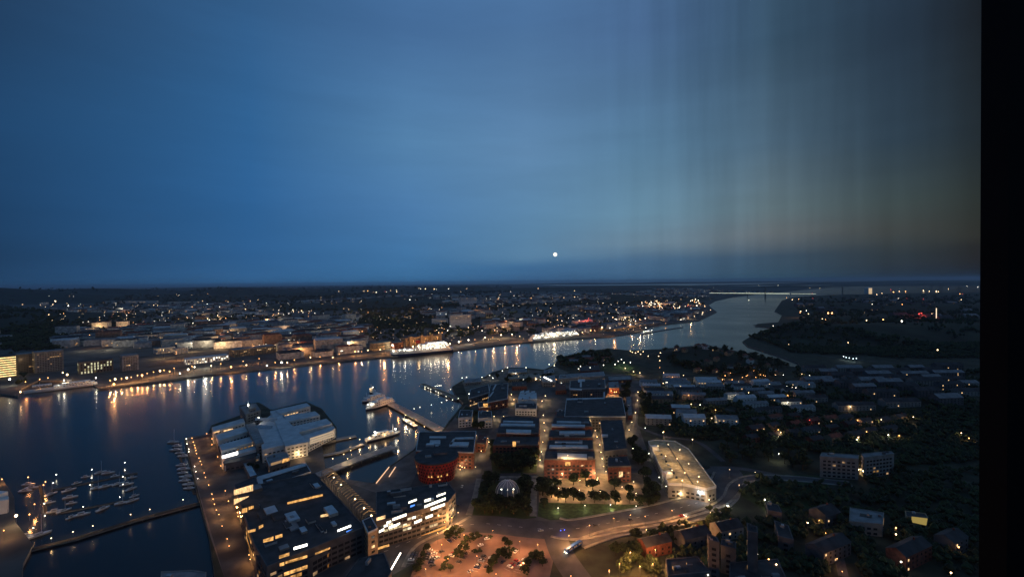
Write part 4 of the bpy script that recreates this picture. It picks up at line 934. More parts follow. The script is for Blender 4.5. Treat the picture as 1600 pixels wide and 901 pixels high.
def plight(parent, loc, kind, power, rad=.5):
    l = bpy.data.lights.new('lamp_light', 'POINT'); l.energy = power; l.color = LCOL[kind]; l.shadow_soft_size = rad
    o = bpy.data.objects.new('lamp_light', l); COL.objects.link(o); NL[0] += 1
    o.parent = parent; o.location = Vector(loc) - Vector(parent.location) if parent else Vector(loc); return o
for q_, t_a in ARC: plight(t_a, q_, 'w', 1300, .4)
t, e, s, Ln, st_ = ship('car_ferry', 'big white car ferry with dark blue lower hull and red funnel', 'ferry', (706,548.5), (612,557.5), 26, 13,
     [(.06,.93,.92,5),(.08,.6,.84,5),(.1,.55,.75,5),(.14,.45,.6,4)], WHITE, NAVY, (.58, 9, REDP),
     [(.98,.2,17,'h',2.2),(.9,.35,19,'h',1.4),(.82,.3,20,'h',2.2),(.74,.38,18,'h',1.2),(.6,.3,26,'w',2.4),(.5,.5,19,'h',1.3),(.44,.45,19.5,'h',1.3),(.4,.4,28,'h',1.6),(.33,.4,28,'h',1.6),(.27,.4,28,'h',1.6),(.2,.4,28,'h',1.6),(.14,.4,28,'h',1.8),(.3,.5,18,'h',1.2)], GWH)
cu = bpy.data.curves.new('hull_name', 'FONT'); cu.body = 'Stena Line'; cu.size = 11; cu.extrude = .05; cu.materials.append(NAVY)
ln = bpy.data.objects.new('hull_name', cu); COL.objects.link(ln)
cp = st_ + e * Ln * .42
bestn = s if s.dot(-cp) > 0 else -s
xax = Vector((-bestn.y, bestn.x, 0)); pos = cp + bestn * 13.35 - xax * 10 + Vector((0, 0, 3.4))
ln.matrix_world = Matrix.Translation(pos) @ Matrix((xax, Vector((0,0,1)), bestn)).transposed().to_4x4()
dg = bpy.context.evaluated_depsgraph_get(); me = bpy.data.meshes.new_from_object(ln.evaluated_get(dg)); mw_ = ln.matrix_world.copy(); bpy.data.objects.remove(ln)
o = bpy.data.objects.new('hull_name', me); COL.objects.link(o); o.parent = t; o.matrix_world = Matrix.Translation(mw_.translation - Vector(t.location)) @ mw_.to_3x3().to_4x4()
lam = [(f, sd, z, 'h', 1.0) for f, sd, z in ((.02,.35,14),(.05,.3,24),(.12,.45,13),(.2,.5,19),(.26,.5,12),(.33,.5,25),(.4,.5,13),(.48,.5,25),(.55,.5,19),(.63,.5,13),(.7,.5,24),(.77,.45,13),(.86,.4,24),(.9,.3,15),(.95,.25,13),(.3,.5,19),(.44,.5,19))]
ship('moored_ship', 'long white moored ship covered in rows of deck lights, far quay', 'ship', (829,534), (904,525.5), 22, 9, [(.02,.95,.95,5),(.04,.92,.9,5),(.06,.84,.85,4),(.2,.6,.6,3)], WHITE, METAL, (.3, 6, WHITE), lam, GWH)
ship('pale_ship', 'unlit long pale blue white ship moored at the left quay', 'ship', (152,600.5), (38,615), 20, 5, [(.04,.62,.85,3.2),(.1,.5,.7,3),(.64,.9,.6,2.2)], WHITE, None, (.4, 4, WHITE), [(.55,.3,10,'h',.6)], GDIM)
ship('catamaran_ferry', 'white twin deck catamaran ferry with dark windows at the lit stone pier', 'ferry', (613,628), (572,641), 15, 3.6, [(.05,.9,.95,3.2),(.1,.8,.85,3),(.3,.62,.5,2.5)], WHITE, NAVY, None, [(.93,.0,9,'h',1.0),(.86,.2,8,'h',.8)], GDIM)
ship('catamaran_ferry', 'second white ferry moored behind the first at the stone pier', 'ferry', (600,621), (566,629), 12, 3.4, [(.05,.85,.95,3),(.15,.7,.8,2.6)], WHITE, NAVY, None, [], GDIM)
ship('floodlit_ship', 'white ship with yellow floodlights at both ends inside the dock', 'ship', (572,690), (624,677), 9, 3.5, [(.2,.8,.8,2.6),(.3,.65,.6,2.4)], WHITE, NAVY, None, [(.28,-.3,9,'h',1.2),(.86,.2,8,'h',1.3),(.1,.0,5,'w',.7),(.5,.5,5,'w',.5)], GW)
ship('patrol_boat', 'small dark blue boat with white lights below the stone pier', 'boat', (650,668), (628,655), 6, 2.5, [(.2,.6,.7,2.4)], NAVY, NAVY, None, [(.2,.6,4,'h',.6),(.5,.6,4,'h',.6)], GW)
ship('cutter', 'ferry boat carrying bright lamps out by the far jetty', 'boat', (1002,522), (1019,518.5), 9, 3.5, [(.1,.85,.9,3),(.2,.7,.7,3)], WHITE, NAVY, None, [(.1,.5,9,'h',1.4),(.5,.5,9,'h',1.4),(.85,.4,9,'h',1.4)], GWH)
ship('tug', 'dark tug with two lamps off the end of the stone pier', 'boat', (588,617), (578,612), 8, 3, [(.3,.8,.7,4),(.4,.7,.5,3)], METAL, METAL, (.3, 2, METAL), [(.5,.0,12,'h',.7),(.6,.4,9,'w',.7)], GW)
ship('white_hulled_ship', 'tall pale ship side cut by the left edge above the marina quay', 'ship', (-60,800), (12,806), 16, 14, [(.1,.8,.9,4),(.2,.6,.8,3)], WHITE, None, None, [], GDIM)

def boat_meshes(Ln, sail):
    b = MB(); hullmesh(b, (-Ln/2, 0, 0), (Ln/2, 0, 0), Ln * .28, Ln * .1, BOATW)
    c = MB(); c.box((-Ln*.05, 0), Ln*.38, Ln*.17, Ln*.1, Ln*.1 + (1.0 if sail else 1.7), BOATW); c.box((-Ln*.03, 0), Ln*.3, Ln*.178, Ln*.1 + (.4 if sail else .8), Ln*.1 + (.75 if sail else 1.3), GLASSD)
    m = None
    if sail:
        m = MB(); m.tube((Ln*.08, 0, Ln*.1), (Ln*.08, 0, Ln*1.25), .16, BOATW, 5, .08); m.tube((Ln*.08, 0, Ln*.2), (-Ln*.35, 0, Ln*.2), .2, RENW, 5)
    return mesh('boat_hull', b), mesh('boat_cabin', c), mesh('boat_mast', m) if m else None
BM = {k: boat_meshes(*k) for k in ((9, False), (13, False), (12, True), (16, True))}
def boat(px, py, k, rot, label, group):
    p = G(px, py, 0); t = thing('sailing_boat' if k[1] else 'motor_boat', label, 'sailboat' if k[1] else 'motorboat', (p.x, p.y, 0), group); t.rotation_euler.z = rot
    h, c, m = BM[k]; t.scale = (.85, .85, .85); link('hull', h, t); link('cabin', c, t)
    if m: link('mast', m, t)
for i, (x, y) in enumerate(((266,691),(271,697),(269,703),(276,708),(281,713),(278,727),(283,733),(280,739),(286,745),(284,751),(291,757),(290,763))):
    k = ((16, True), (13, False), (16, True), (12, True))[i % 4]
    boat(x + 5, y, k, .12 + R.uniform(-.06, .06) + (PI if i % 3 else 0), 'white %s moored in the %s beside the lit promenade' % ('sailboat' if k[1] else 'motorboat', 'outer cluster' if i < 5 else 'inner cluster'), 'boats along the promenade jetty')
for i, (x, y) in enumerate(((134,745),(157,738),(169,739),(180,744),(152,762),(165,760),(207,746),(190,786),(161,795),(210,775),(207,782),(128,804),(112,808),(100,798),(86,799),(78,785),(80,772),(108,766),(120,755),(185,756),(198,757),(112,786),(205,764),(110,777))):
    k = ((9, False), (12, True), (13, False))[i % 3]
    boat(x, y, k, .9 + R.uniform(-.5, .5), 'white %s in the dark marina on %s' % ('sailboat' if k[1] else 'motorboat', 'its right side' if x > 170 else 'its middle' if x > 120 else 'its left side'), 'boats in the dark marina')
boat(62, 836, (16, True), 1.0, 'largest marina boat lying alone at the breakwater root', None)
for i, (x, y) in enumerate(((45,757),(50,762),(40,767),(20,845),(40,838))):
    boat(x, y, (13, False), .2, 'motorboat lit orange by lamps at the left quay', 'boats in orange light at the left quay')
for i, (x, y) in enumerate(((985,548),(990,549),(996,551),(1001,552))): boat(x, y - 1, (13, False), .4, 'small boat with lamps at the wooded river point', 'boats at the wooded river point')
# ------------------------------------------------------------------ suspension bridge and harbour far off
t = thing('suspension_bridge', 'far suspension bridge with a white lit deck line and two tall towers', 'bridge', G(1215, 462, 3))
a, b_ = G(1109, 463, 3), G(1335, 466, 3); e = (b_ - a).normalized(); s = Vector((e.y, -e.x, 0)); Ln = (b_ - a).length; an = math.atan2(e.y, e.x)
def bz(px, py): return py
dz = 45
mb = MB(); c = (a + b_) / 2; mb.box(c, Ln, 24, dz - 3, dz, CONC, an, ASPH, True); mb.build('deck', t)
for f0, f1, nm in ((.0, .6, 'long'), (.61, .77, 'short')):
    mb = MB(); c = a + e * Ln * (f0 + f1) / 2 - s * 0; q = c + s * (12.4 if s.dot(-c) > 0 else -12.4)
    mb.box(q, Ln * (f1 - f0), .8, dz, dz + (3.2 if nm == 'long' else 1.6), glow('deck_lights', (.9, 1, .75), 1.6), an, None, True); mb.build('lit_railing', t)
for f in (.43, .93):
    q = a + e * Ln * f; mb = MB()
    for sg in (-1, 1): r_ = q + s * sg * 13; mb.box(r_, 8, 6, 0, 122, REN, an)
    mb.box(q, 5, 28, 112, 118, REN, an, None, True); mb.box(q, 5, 28, 70, 74, REN, an, None, True); mb.build('tower', t)
for sg in (-1, 1):
    mb = MB(); prev = None
    for k in range(33):
        f = k / 32; g_ = abs(f - .43) if f < .68 else abs(f - .93); zz = 48 + 72 * max(0, 1 - g_ / .28) ** 2
        q = a + e * Ln * f + s * sg * 13 + Vector((0, 0, zz))
        q.z = zz
        if prev is not None: mb.tube(prev, q, .5, METAL, 3)
        prev = q
        mb.tube((q.x, q.y, dz), q, .15, METAL, 3)
    mb.build('main_cable', t)
for f in (.06, .2, .3, .6, .75, .85): q = a + e * Ln * f; mb = MB(); mb.box(q, 6, 16, 0, dz - 3, REN, an); mb.build('pier_column', t)
p = G(1357, 459, 3); mb = MB(); n = 20; r = 44
for i in range(n):
    a0_, a1_ = 2*PI*i/n, 2*PI*(i+1)/n
    mb.face([(p.x+r*math.cos(a0_), p.y+r*math.sin(a0_), 3),(p.x+r*math.cos(a1_), p.y+r*math.sin(a1_), 3),(p.x+r*math.cos(a1_), p.y+r*math.sin(a1_), 80),(p.x+r*math.cos(a0_), p.y+r*math.sin(a0_), 80)], glow('painted_tank_flood', (1, .72, .42), .75, var=.4) if i in (13, 14, 15) else RENW)  # warm floodlight on the tank wall painted as glowing panels
    mb.face([(p.x+r*math.cos(a0_), p.y+r*math.sin(a0_), 80),(p.x+r*math.cos(a1_), p.y+r*math.sin(a1_), 80),(p.x, p.y, 92)], RENW)
tag(mb.build('storage_tank', loc=p), 'round storage tank floodlit warm on the far harbour shore', 'storage tank')
p = G(1463, 500, ground_z(*G(1463, 500).xy)); mb = MB(); mb.tube(p, (p.x, p.y, p.z + 55), 1.6, glow('mast_glow', (1, .75, .5), 1.6), 6); tag(mb.build('lit_mast', loc=p), 'tall thin glowing mast alone in the dark right side', 'mast')
for (x, y), lb, h in (((1455,448),'left one of the three harbour cranes',70),((1470,450),'middle one of the three harbour cranes, tallest jib',85),((1498,452),'right one of the three harbour cranes',65)):
    p = G(x, y + 6, 3); t = thing('harbour_crane', 'grey dock crane on the skyline, ' + lb, 'crane', p); mb = MB(); k = h
    for sx in (-1, 1):
        for sy in (-1, 1): mb.tube((p.x+sx*14, p.y+sy*12, 3), (p.x+sx*10, p.y+sy*10, k), 2, METAL, 4)
    mb.build('legs', t); mb = MB(); mb.tube((p.x-30, p.y, k), (p.x+55, p.y, k+12), 2.5, METAL, 4); mb.tube((p.x, p.y, k), (p.x, p.y, k+34), 2, METAL, 4); mb.tube((p.x, p.y, k+34), (p.x+50, p.y, k+12), 1, METAL, 3); mb.build('jib', t)

# ------------------------------------------------------------------ trees
def crown_mesh(seed, n, leaf, rx=1.0, rz=1.0, conical=False):
    r = random.Random(seed); b = MB(); lobes = [(r.uniform(-.45,.45), r.uniform(-.45,.45), r.uniform(-.3,.45), r.uniform(.42,.62)) for _ in range(7)] + [(0,0,0,.6)]
    for k in range(n):
        lx, ly, lz, lr = lobes[k % len(lobes)]
        u = Vector((r.gauss(0,1), r.gauss(0,1), r.gauss(0,1))).normalized() * lr * r.uniform(.75, 1.08)
        c = Vector((lx + u.x, ly + u.y, lz + u.z)); c.x *= rx; c.y *= rx; c.z *= rz
        d = Vector((r.gauss(0,1), r.gauss(0,1), r.gauss(0,1) + .5)).normalized(); a_ = d.orthogonal().normalized(); w = d.cross(a_); q = leaf * r.uniform(.6, 1.3)
        b.face([c + a_*q, c + w*q, c - a_*q*.9, c - w*q], LEAF[r.randrange(3)])
    return mesh('crown', b)
CR = [crown_mesh(i, 420, .18) for i in range(4)]; CRF = [crown_mesh(20 + i, 80, .27) for i in range(3)]
def trunk_mesh():
    b = MB(); b.tube((0,0,0), (0,0,.62), .045, BARK, 6, .03)
    for k in range(4):
        a_ = k * 1.7; b.tube((0,0,.42 + k*.05), (.2*math.cos(a_), .2*math.sin(a_), .72 + k*.05), .02, BARK, 4, .01)
    return mesh('trunk', b)
TR = trunk_mesh(); ntree = 0
def tree(x, y, z, h, label, group, far=False):
    global ntree; ntree += 1
    t = thing('tree', label, 'tree', (x, y, z), group); t.scale = (h * R.uniform(.85, 1.15), h * R.uniform(.85, 1.15), h)
    link('trunk', TR, t); c = link('crown', R.choice(CRF if far else CR), t, (0, 0, .64), R.uniform(0, 6.3)); s_ = R.uniform(.46, .58); c.scale = (s_, s_, R.uniform(.38, .48)); return t
HASH = {}
for a_, b_, r_ in occupied + roads:
    k = int(max(1, (r_ + 4) // 30 + 1))
    for i in range(-k, k + 1):
        for j in range(-k, k + 1): HASH.setdefault((int(a_ // 30) + i, int(b_ // 30) + j), []).append((a_, b_, r_))
def blocked(x, y, f=.9):
    return any((x-a)**2 + (y-b)**2 < (r*f)**2 for a, b, r in HASH.get((int(x // 30), int(y // 30)), ()))
def grove(poly, n, h, label, group, far=False):
    xs = [q[0] for q in poly]; ys = [q[1] for q in poly]; k = 0; tr = 0
    while k < n and tr < n * 14:
        tr += 1; q = (R.uniform(min(xs), max(xs)), R.uniform(min(ys), max(ys)))
        if not inside(q, poly): continue
        p = G(*q); gz = ground_z(p.x, p.y)
        if gz > 3.1: p = G(q[0], q[1], gz)
        if blocked(p.x, p.y): continue
        tree(p.x, p.y, ground_z(p.x, p.y) - .3, R.uniform(*h), label, group, far); k += 1
grove([(768,702),(838,704),(838,736),(772,738)], 34, (10,15), 'dark leafy tree in the upper park beside the lit street', 'upper park trees')
grove([(752,752),(776,752),(770,790),(744,800)], 16, (8,12), 'dark tree on the lawn left of the dome', 'trees left of the dome')
grove([(758,786),(830,782),(832,804),(752,806)], 20, (8,11), 'dark tree on the lawn below the dome', 'trees below the dome')
grove([(815,752),(831,752),(831,778),(815,778)], 7, (8,11), 'dark tree between the dome and the straight path', 'trees right of the dome')
grove([(843,748),(858,748),(856,790),(843,796)], 12, (8,12), 'dark tree at the left edge of the lit plaza', 'trees at the left edge of the plaza')
for i, (x, y) in enumerate(((862,777),(872,782),(884,784),(896,781),(908,786),(929,785),(945,787),(962,788),(984,786),(870,762),(926,765),(960,764),(896,757),(1000,790),(915,752),(982,772))):
    p = G(x, y); tree(p.x, p.y, 3, R.uniform(9, 12), 'round dark tree in the row along the warm lit plaza', 'row of trees along the lit plaza')
for row in ([(667,861),(660,870),(655,882),(650,893)], [(713,868),(718,860),(723,852),(730,846),(737,840),(745,838)], [(728,862),(722,872)], [(700,838),(706,833),(712,830),(719,836)], [(764,896),(768,886),(773,878),(779,868),(788,869),(797,872)], [(820,896),(824,884),(830,870),(838,872),(845,874),(848,884)], [(692,888),(698,876),(704,892)], [(789,849),(795,855)]):
    for x, y in row:
        p = G(x, y); tree(p.x, p.y, 3, R.uniform(3.8, 6), 'small bushy tree in the hedge rows of the pinkish parking lot', 'hedge trees of the parking lot')
grove([(1004,745),(1034,745),(1040,798),(1014,798)], 16, (8,11), 'dark tree along the avenue left of the car park', 'avenue trees by the car park')
grove([(970,600),(988,598),(985,655),(972,650)], 12, (9,13), 'dark tree on the left side of the upper avenue', 'trees left of the upper avenue')
grove([(1006,604),(1020,604),(1016,660),(1004,660)], 10, (9,13), 'dark tree on the right side of the upper avenue', 'trees right of the upper avenue')
grove([(986,672),(1010,700),(1020,740),(1000,735),(985,700)], 14, (8,12), 'dark tree between the blue black block and the avenue', 'trees by the blue black block')
grove([(712,652),(748,654),(762,662),(756,672),(712,664)], 8, (8,12), 'dark tree below the twin pale houses', 'trees below the twin houses')
grove([(770,590),(860,590),(868,602),(780,602)], 12, (8,12), 'dark tree behind the tan quay buildings', 'trees behind the quay buildings')
grove([(888,556),(950,548),(955,560),(930,572),(885,568)], 22, (10,15), 'dark tree of the riverside park beside the pitch', 'riverside park trees', True)
grove([(1030,548),(1160,545),(1200,562),(1232,574),(1210,592),(1120,586),(1050,572)], 60, (10,16), 'dark tree of the wooded hill by the river inlet', 'trees of the wooded hill', True)
grove([(1110,672),(1260,700),(1270,735),(1140,726),(1080,690)], 34, (9,14), 'dark tree in the unlit gardens behind the car park', 'trees behind the car park', True)
grove([(960,850),(1010,835),(1040,850),(1030,895),(950,898)], 20, (6,10), 'tree lit red by sodium lamps under the road', 'trees lit red below the road')
grove([(345,770),(360,765),(372,800),(385,850),(370,860),(356,820)], 0, (7,9), '', '')
grove([(378,724),(400,716),(412,735),(398,748)], 6, (6,8), 'tree in the dark garden beside the blue walkway', 'garden trees by the blue walkway')
grove([(1270,725),(1400,728),(1410,745),(1280,740)], 8, (8,12), 'dark tree in front of the pale slab flats', 'trees in front of the pale flats')
hb = 0
for pts, w_ in (([(664,866),(657,880),(650,893)], 4), ([(711,870),(720,857),(731,846),(748,836)], 5), ([(696,842),(706,833),(720,838)], 4), ([(764,898),(770,882),(778,868)], 4), ([(776,868),(788,867),(798,872)], 3.5), ([(820,898),(825,882),(831,870)], 5), ([(830,868),(840,871),(848,880)], 4), ([(790,856),(800,858),(808,862)], 3), ([(735,843),(748,838),(769,840)], 3), ([(690,892),(700,876)], 3.5), ([(738,862),(752,860)],3)):
    P = PX(pts); mb = MB()
    for i in range(len(P)-1):
        a, b9 = P[i], P[i+1]; n = max(2, int((b9-a).length/1.6)); d = (b9-a).normalized(); s9 = Vector((d.y, -d.x, 0))
        for k in range(n * 3):
            c = a.lerp(b9, R.random()) + s9 * R.uniform(-w_/2, w_/2); q = R.uniform(.7, 1.3); mb.octa((c.x, c.y, 3 + R.uniform(.3, 1.4)), q, LEAF[R.randrange(3)], q*R.uniform(.6,1.1))
    tag(mb.build('hedge', loc=P[0]), ['hedge row at the left side of the parking lot','long hedge row slanting up to the white cars','short hedge at the upper left parking rows','hedge row rising from the middle bottom edge','short cross hedge joining the middle row','hedge row at the right side of the parking lot','curved hedge end at the right of the lot','thin hedge beside the yellow lit small tree','hedge strip behind the two upper white cars','short low hedge near the lower left rows','stub hedge below the lowest white car'][hb], 'hedge'); hb += 1
# woods nobody could count
def wood(name, polys, n, size, under=False):
    mb = MB(); r = random.Random(5)
    for poly, cnt in polys:
        xs = [q[0] for q in poly]; ys = [q[1] for q in poly]; k = tr = 0
        while k < cnt and tr < cnt * 10:
            tr += 1; q = (r.uniform(min(xs), max(xs)), r.uniform(min(ys), max(ys)))
            if not inside(q, poly): continue
            p = G(*q); gz = ground_z(p.x, p.y)
            if gz > 3.1: p = G(q[0], q[1], gz); gz = ground_z(p.x, p.y)
            if gz < 3.2 and not (inside(p, FAV) or inside(p, NAV)): continue
            if p.length < 2200 and blocked(p.x, p.y, 1.05): continue
            d = p.length; h = r.uniform(8, 14) * (1 + d / 5000) * (.62 if d < 1700 and q[0] > 1000 else 1); k += 1
            m = LEAF[r.randrange(3)]
            for _ in range(5):
                c = Vector((p.x + r.uniform(-.5,.5)*h, p.y + r.uniform(-.5,.5)*h, gz + h * r.uniform(.25, .75)))
                w = h * r.uniform(.22, .4); mb.octa(c + Vector((0,0,0)), w, m, w * r.uniform(.7, 1.1))
    tag(mb.build(name), kind='stuff')
wood('far_woods', [([(0,478),(60,487),(112,502),(96,548),(0,546)], 700), ([(0,455),(400,450),(400,462),(120,470),(0,474)], 900), ([(400,449),(800,447),(800,458),(500,462),(400,466)], 900), ([(560,482),(640,482),(684,500),(640,516),(560,512)], 420),
     ([(0,520),(300,470),(900,452),(1100,458),(1100,480),(900,520),(440,540)], 1500)], 0, 1)
wood('right_bank_woods', [([(1172,528),(1210,516),(1420,520),(1540,530),(1540,560),(1400,560),(1250,545)], 2000), ([(1240,466),(1530,462),(1530,520),(1250,505)], 600), ([(1250,575),(1540,575),(1540,720),(1400,730),(1230,700),(1140,690),(1180,640)], 900), ([(1140,745),(1300,745),(1540,730),(1540,900),(1240,900),(1150,880),(1180,800)], 420), ([(1000,610),(1240,600),(1240,660),(1100,690),(1010,668)], 330), ([(1035,820),(1140,800),(1180,830),(1150,898),(1010,898)], 70)], 0, 1)
wood('park_scrub', [([(1036,549),(1158,547),(1222,570),(1200,590),(1110,588),(1050,570)], 160), ([(870,562),(950,550),(958,566),(880,575)], 60)], 0, 1)

# ------------------------------------------------------------------ vehicles
def bus_build():
    p = G(896, 857); a, b9 = G(884, 864), G(910, 848); e = (b9 - a).normalized(); an = math.atan2(e.y, e.x)
    t = thing('bus', 'blue bus with headlights on, on the road below the park', 'bus', p); cs, sn = math.cos(an), math.sin(an)
    def W(x, y, z): return Vector((p.x + x*cs - y*sn, p.y + x*sn + y*cs, 3 + z))
    mb = MB(); mb.box(p, 17, 2.7, 3.9, 6.2, BLUEP, an, BLUEP, True); mb.box(p, 16.6, 2.4, 6.2, 6.45, BLUEP, an); mb.build('body', t)
    mb = MB()
    for k in range(9):
        for sg in (-1, 1):
            x = -7 + k * 1.75; q = [W(x-.75, sg*1.38, 1.7), W(x+.75, sg*1.38, 1.7), W(x+.75, sg*1.38, 2.8), W(x-.75, sg*1.38, 2.8)]; mb.face(q, GDIM if k % 3 else GLASSD)
    mb.face([W(-8.53,-1.1,1.3), W(-8.53,1.1,1.3), W(-8.53,1.1,2.9), W(-8.53,-1.1,2.9)], GLASSD); mb.build('windows', t)
    for x in (-5.5, 4.5, 6.5):
        for sg in (-1, 1): mb = MB(); mb.tube(W(x, sg*1.1, .5), W(x, sg*1.4, .5), .5, RUBBER, 10); mb.build('wheel', t)
    for sg in (-1, 1): mb = MB(); mb.octa(W(-8.7, sg*.95, 1.0), .45, LH['h']); mb.build('headlight', t); plight(t, W(-9.6, sg*.95, 1.0), 'h', 90)
bus_build()
def car_parts(m):
    b = MB(); prof = [(-2.2,.35),(-2.2,.85),(-1.5,.98),(-1.0,1.45),(.6,1.45),(1.25,.98),(2.15,.82),(2.2,.35)]
    for sg in (-1, 1): b.face([(x, sg*.9, z) for x, z in prof], m)
    for i in range(len(prof)):
        (x0, z0), (x1, z1) = prof[i], prof[(i+1) % len(prof)]; b.face([(x0,-.9,z0),(x1,-.9,z1),(x1,.9,z1),(x0,.9,z0)], GLASSD if i in (2, 4) else m)
    w = MB()
    for sg in (-1, 1): w.face([(-1.25, sg*.91, 1.0), (-.95, sg*.91, 1.38), (.55, sg*.91, 1.38), (1.05, sg*.91, 1.0)], GLASSD)
    return mesh('car_body', b), mesh('car_window', w)
whb = MB(); whb.tube((0,-.12,0), (0,.12,0), .33, RUBBER, 10); WHM = mesh('wheel', whb)
CM = {k: car_parts(v) for k, v in {'white': WHITE, 'silver': ZINC, 'dark': METAL, 'red': REDP, 'blue': NAVY}.items()}
def car(px, py, col_, rot, label, group=None, lights=False, z=3.0):
    p = G(px, py, z); t = thing('car', label, 'car', (p.x, p.y, z), group); t.rotation_euler.z = rot
    b, w = CM[col_]; link('body', b, t); link('side_windows', w, t)
    for x in (-1.4, 1.4):
        for y in (-.85, .85): link('wheel', WHM, t, (x, y, .33))
    if lights:
        for y in (-.6, .6): mb = MB(); mb.octa((2.3, y, .7), .3, LH['h']); link('headlight', mesh('headlight', mb), t)
        l = bpy.data.lights.new('lamp_light', 'POINT'); l.energy = 900; l.color = WHT; l.shadow_soft_size = .3; o = bpy.data.objects.new('lamp_light', l); COL.objects.link(o); o.parent = t; o.location = (4, 0, 1.2)
car(741, 838, 'white', .6, 'white parked car, leftmost of three by the upper hedge row')
car(761, 842, 'white', .3, 'white parked car, right one of three by the upper hedge row')
car(751, 852, 'white', .5, 'white parked car, lowest of three by the upper hedge row')
car(789, 857, 'silver', .8, 'silver parked car under the yellow lit small tree')
car(1137, 789, 'white', -2.0, 'white car with headlights on at the road bend beside the car park', lights=True)
car(1065, 806, 'red', .2, 'car under the orange lamp on the main road', lights=True)
for i, (x, y, c_, r_) in enumerate(((796,868,'silver',1),(786,878,'dark',1),(690,862,'dark',.6),(683,872,'silver',.6),(746,884,'white',.6),(752,874,'dark',.6),(806,862,'white',1),(812,880,'blue',1),(676,884,'dark',.6),(735,893,'silver',.6))):
    car(x, y, c_, r_, '%s car parked in the lower rows of the pinkish lot' % {'silver':'silver','dark':'dark grey','white':'white','blue':'navy'}[c_], 'cars in the lower rows of the lot')
i9 = 0
for (x0, y0), (x1, y1), n9 in (((672,858),(664,878),5), ((680,860),(672,884),5), ((704,870),(722,850),6), ((716,880),(730,860),5), ((742,892),(758,866),6), ((760,888),(770,868),4), ((792,890),(812,872),5), ((808,894),(822,872),5), ((700,846),(716,838),3), ((640,880),(648,862),4)):
    a9, b9 = G(x0, y0), G(x1, y1); d9 = b9 - a9
    mb = MB(); e9 = d9.normalized(); s9 = Vector((e9.y, -e9.x, 0)); m9_ = int(d9.length / 2.6)
    for k9 in range(m9_ + 1):
        c9 = a9 + e9 * k9 * 2.6; mb.face([(c9.x + u*s9.x + v*e9.x, c9.y + u*s9.y + v*e9.y, 3.36) for u, v in ((-2.5,-.06),(2.5,-.06),(2.5,.06),(-2.5,.06))], WHITE)
    tag(mb.build('bay_markings'), kind='structure')
    for k9 in range(m9_):
        if R.random() < .55:
            c9 = a9 + e9 * (k9 + .5) * 2.6; px9, py9 = proj((c9.x, c9.y, 3)); cc = R.choice(('silver','dark','dark','white','blue','red'))
            car(px9, py9, cc, math.atan2(s9.y, s9.x), '%s car parked in a marked bay %s' % ({'silver':'silver','dark':'dark grey','white':'white','blue':'navy','red':'red'}[cc], 'left of the long hedge row' if x0 < 700 else 'right of the middle hedge row' if x0 > 770 else 'in the middle of the lot'), 'cars parked in marked bays')
for i in range(9):
    q = G(1036, 700, 15).lerp(G(1070, 752, 15), i / 8 * .9); px, py = proj(q); car(px - 9, py, R.choice(('silver','dark','white')), 1.2, 'car on the left half of the car park deck', 'cars on the car park deck', z=15.0)
for i, (x, y) in enumerate(((722,760),(716,790),(845,829),(930,821),(985,812))): car(x, y, R.choice(('dark','silver')), .2 + (1.3 if i < 2 else 0), ['car on the junction road beside the red building','car nearing the junction below the red building','car on the main road under the park lawn','car on the main road right of the bus','car on the main road below the lit plaza'][i])

# ------------------------------------------------------------------ lamps
nlamp = 0
SMALL = MB(); SMALL_LIGHTS = []
SMALLG = ('road lamps behind the far quay', 'scattered lamps of the dark right side', 'lamps in the riverside park', 'lights of the tree lined quay', 'lights round the small harbour basin', 'lamps of the wooded river point', 'orange lamps in the yard by the inlet', 'lamps of the avenue beside the car park', 'path lights at the dome', 'orange lamps on top of the wooded hill')
def lamp(px, py, kind, h, power, group, label, r=None, z0=None, name='street_lamp', cat='street lamp', litp=True):
    global nlamp
    z0 = z0 if z0 is not None else 3.0
    if group == 'lamps of the far quay' and px < 420: power *= .5
    p = G(px, py, z0 + h)                     # the photo shows the head; the foot stands straight below
    gz = z0 if z0 != 3.0 else ground_z(p.x, p.y)
    d = p.length; r = r or max(.34, d * .00085)
    if d < 1000: power *= 3.2
    if group in SMALLG:
        SMALL.tube((p.x, p.y, gz), (p.x, p.y, p.z), max(.1, d * .0001), METAL, 4); SMALL.octa((p.x, p.y, p.z), r, LH[kind])
        if power and litp: SMALL_LIGHTS.append(((p.x, p.y, p.z - r - .3), kind, power))
        return
    nlamp += 1
    t = thing(name, label, cat, (p.x, p.y, gz), group)
    mb = MB(); mb.tube((p.x, p.y, gz), (p.x, p.y, p.z), max(.1, d * .0001), METAL, 5); mb.build('pole', t)
    mb = MB(); mb.octa((p.x, p.y, p.z), r, LH[kind]); mb.build('lamp_head', t)
    if power and litp: plight(t, (p.x, p.y, p.z - r - .3), kind, power, .4)
    return t
def lamps(px, kind, h, power, group, label, every=1, **kw):
    for i, (x, y) in enumerate(px): lamp(x, y, kind, h, power, group, label, litp=(i % every == 0), **kw)
lamps([(300,684),(302,690),(304,695),(305,699),(306,703),(307,708),(311,715),(313,720),(315,725),(319,738),(321,745),(326,757),(331,771),(333,779),(335,787),(338,796),(342,803),(347,821),(355,841),(358,852)], 's', 5, 520, 'lamps along the promenade walk', 'warm lamp in the line along the promenade walk', 2)
lamps([(291,685),(292,693),(295,701),(295,705),(304,728),(306,736),(309,747)], 'h', 4, 120, 'white lamps at the berthing jetty', 'white lamp at the berths beside the promenade', 2)
lamps([(323,677),(331,685),(331,694),(340,713),(345,727),(352,766),(357,782),(369,791),(371,800),(372,806),(389,866),(391,873)], 's', 6, 620, 'lamps between promenade and offices', 'warm lamp on the office side of the promenade', 1)
lamp(404, 652, 'h', 8, 400, None, 'white lamp on the roof edge beside the grey tower block', z0=18, r=.9)
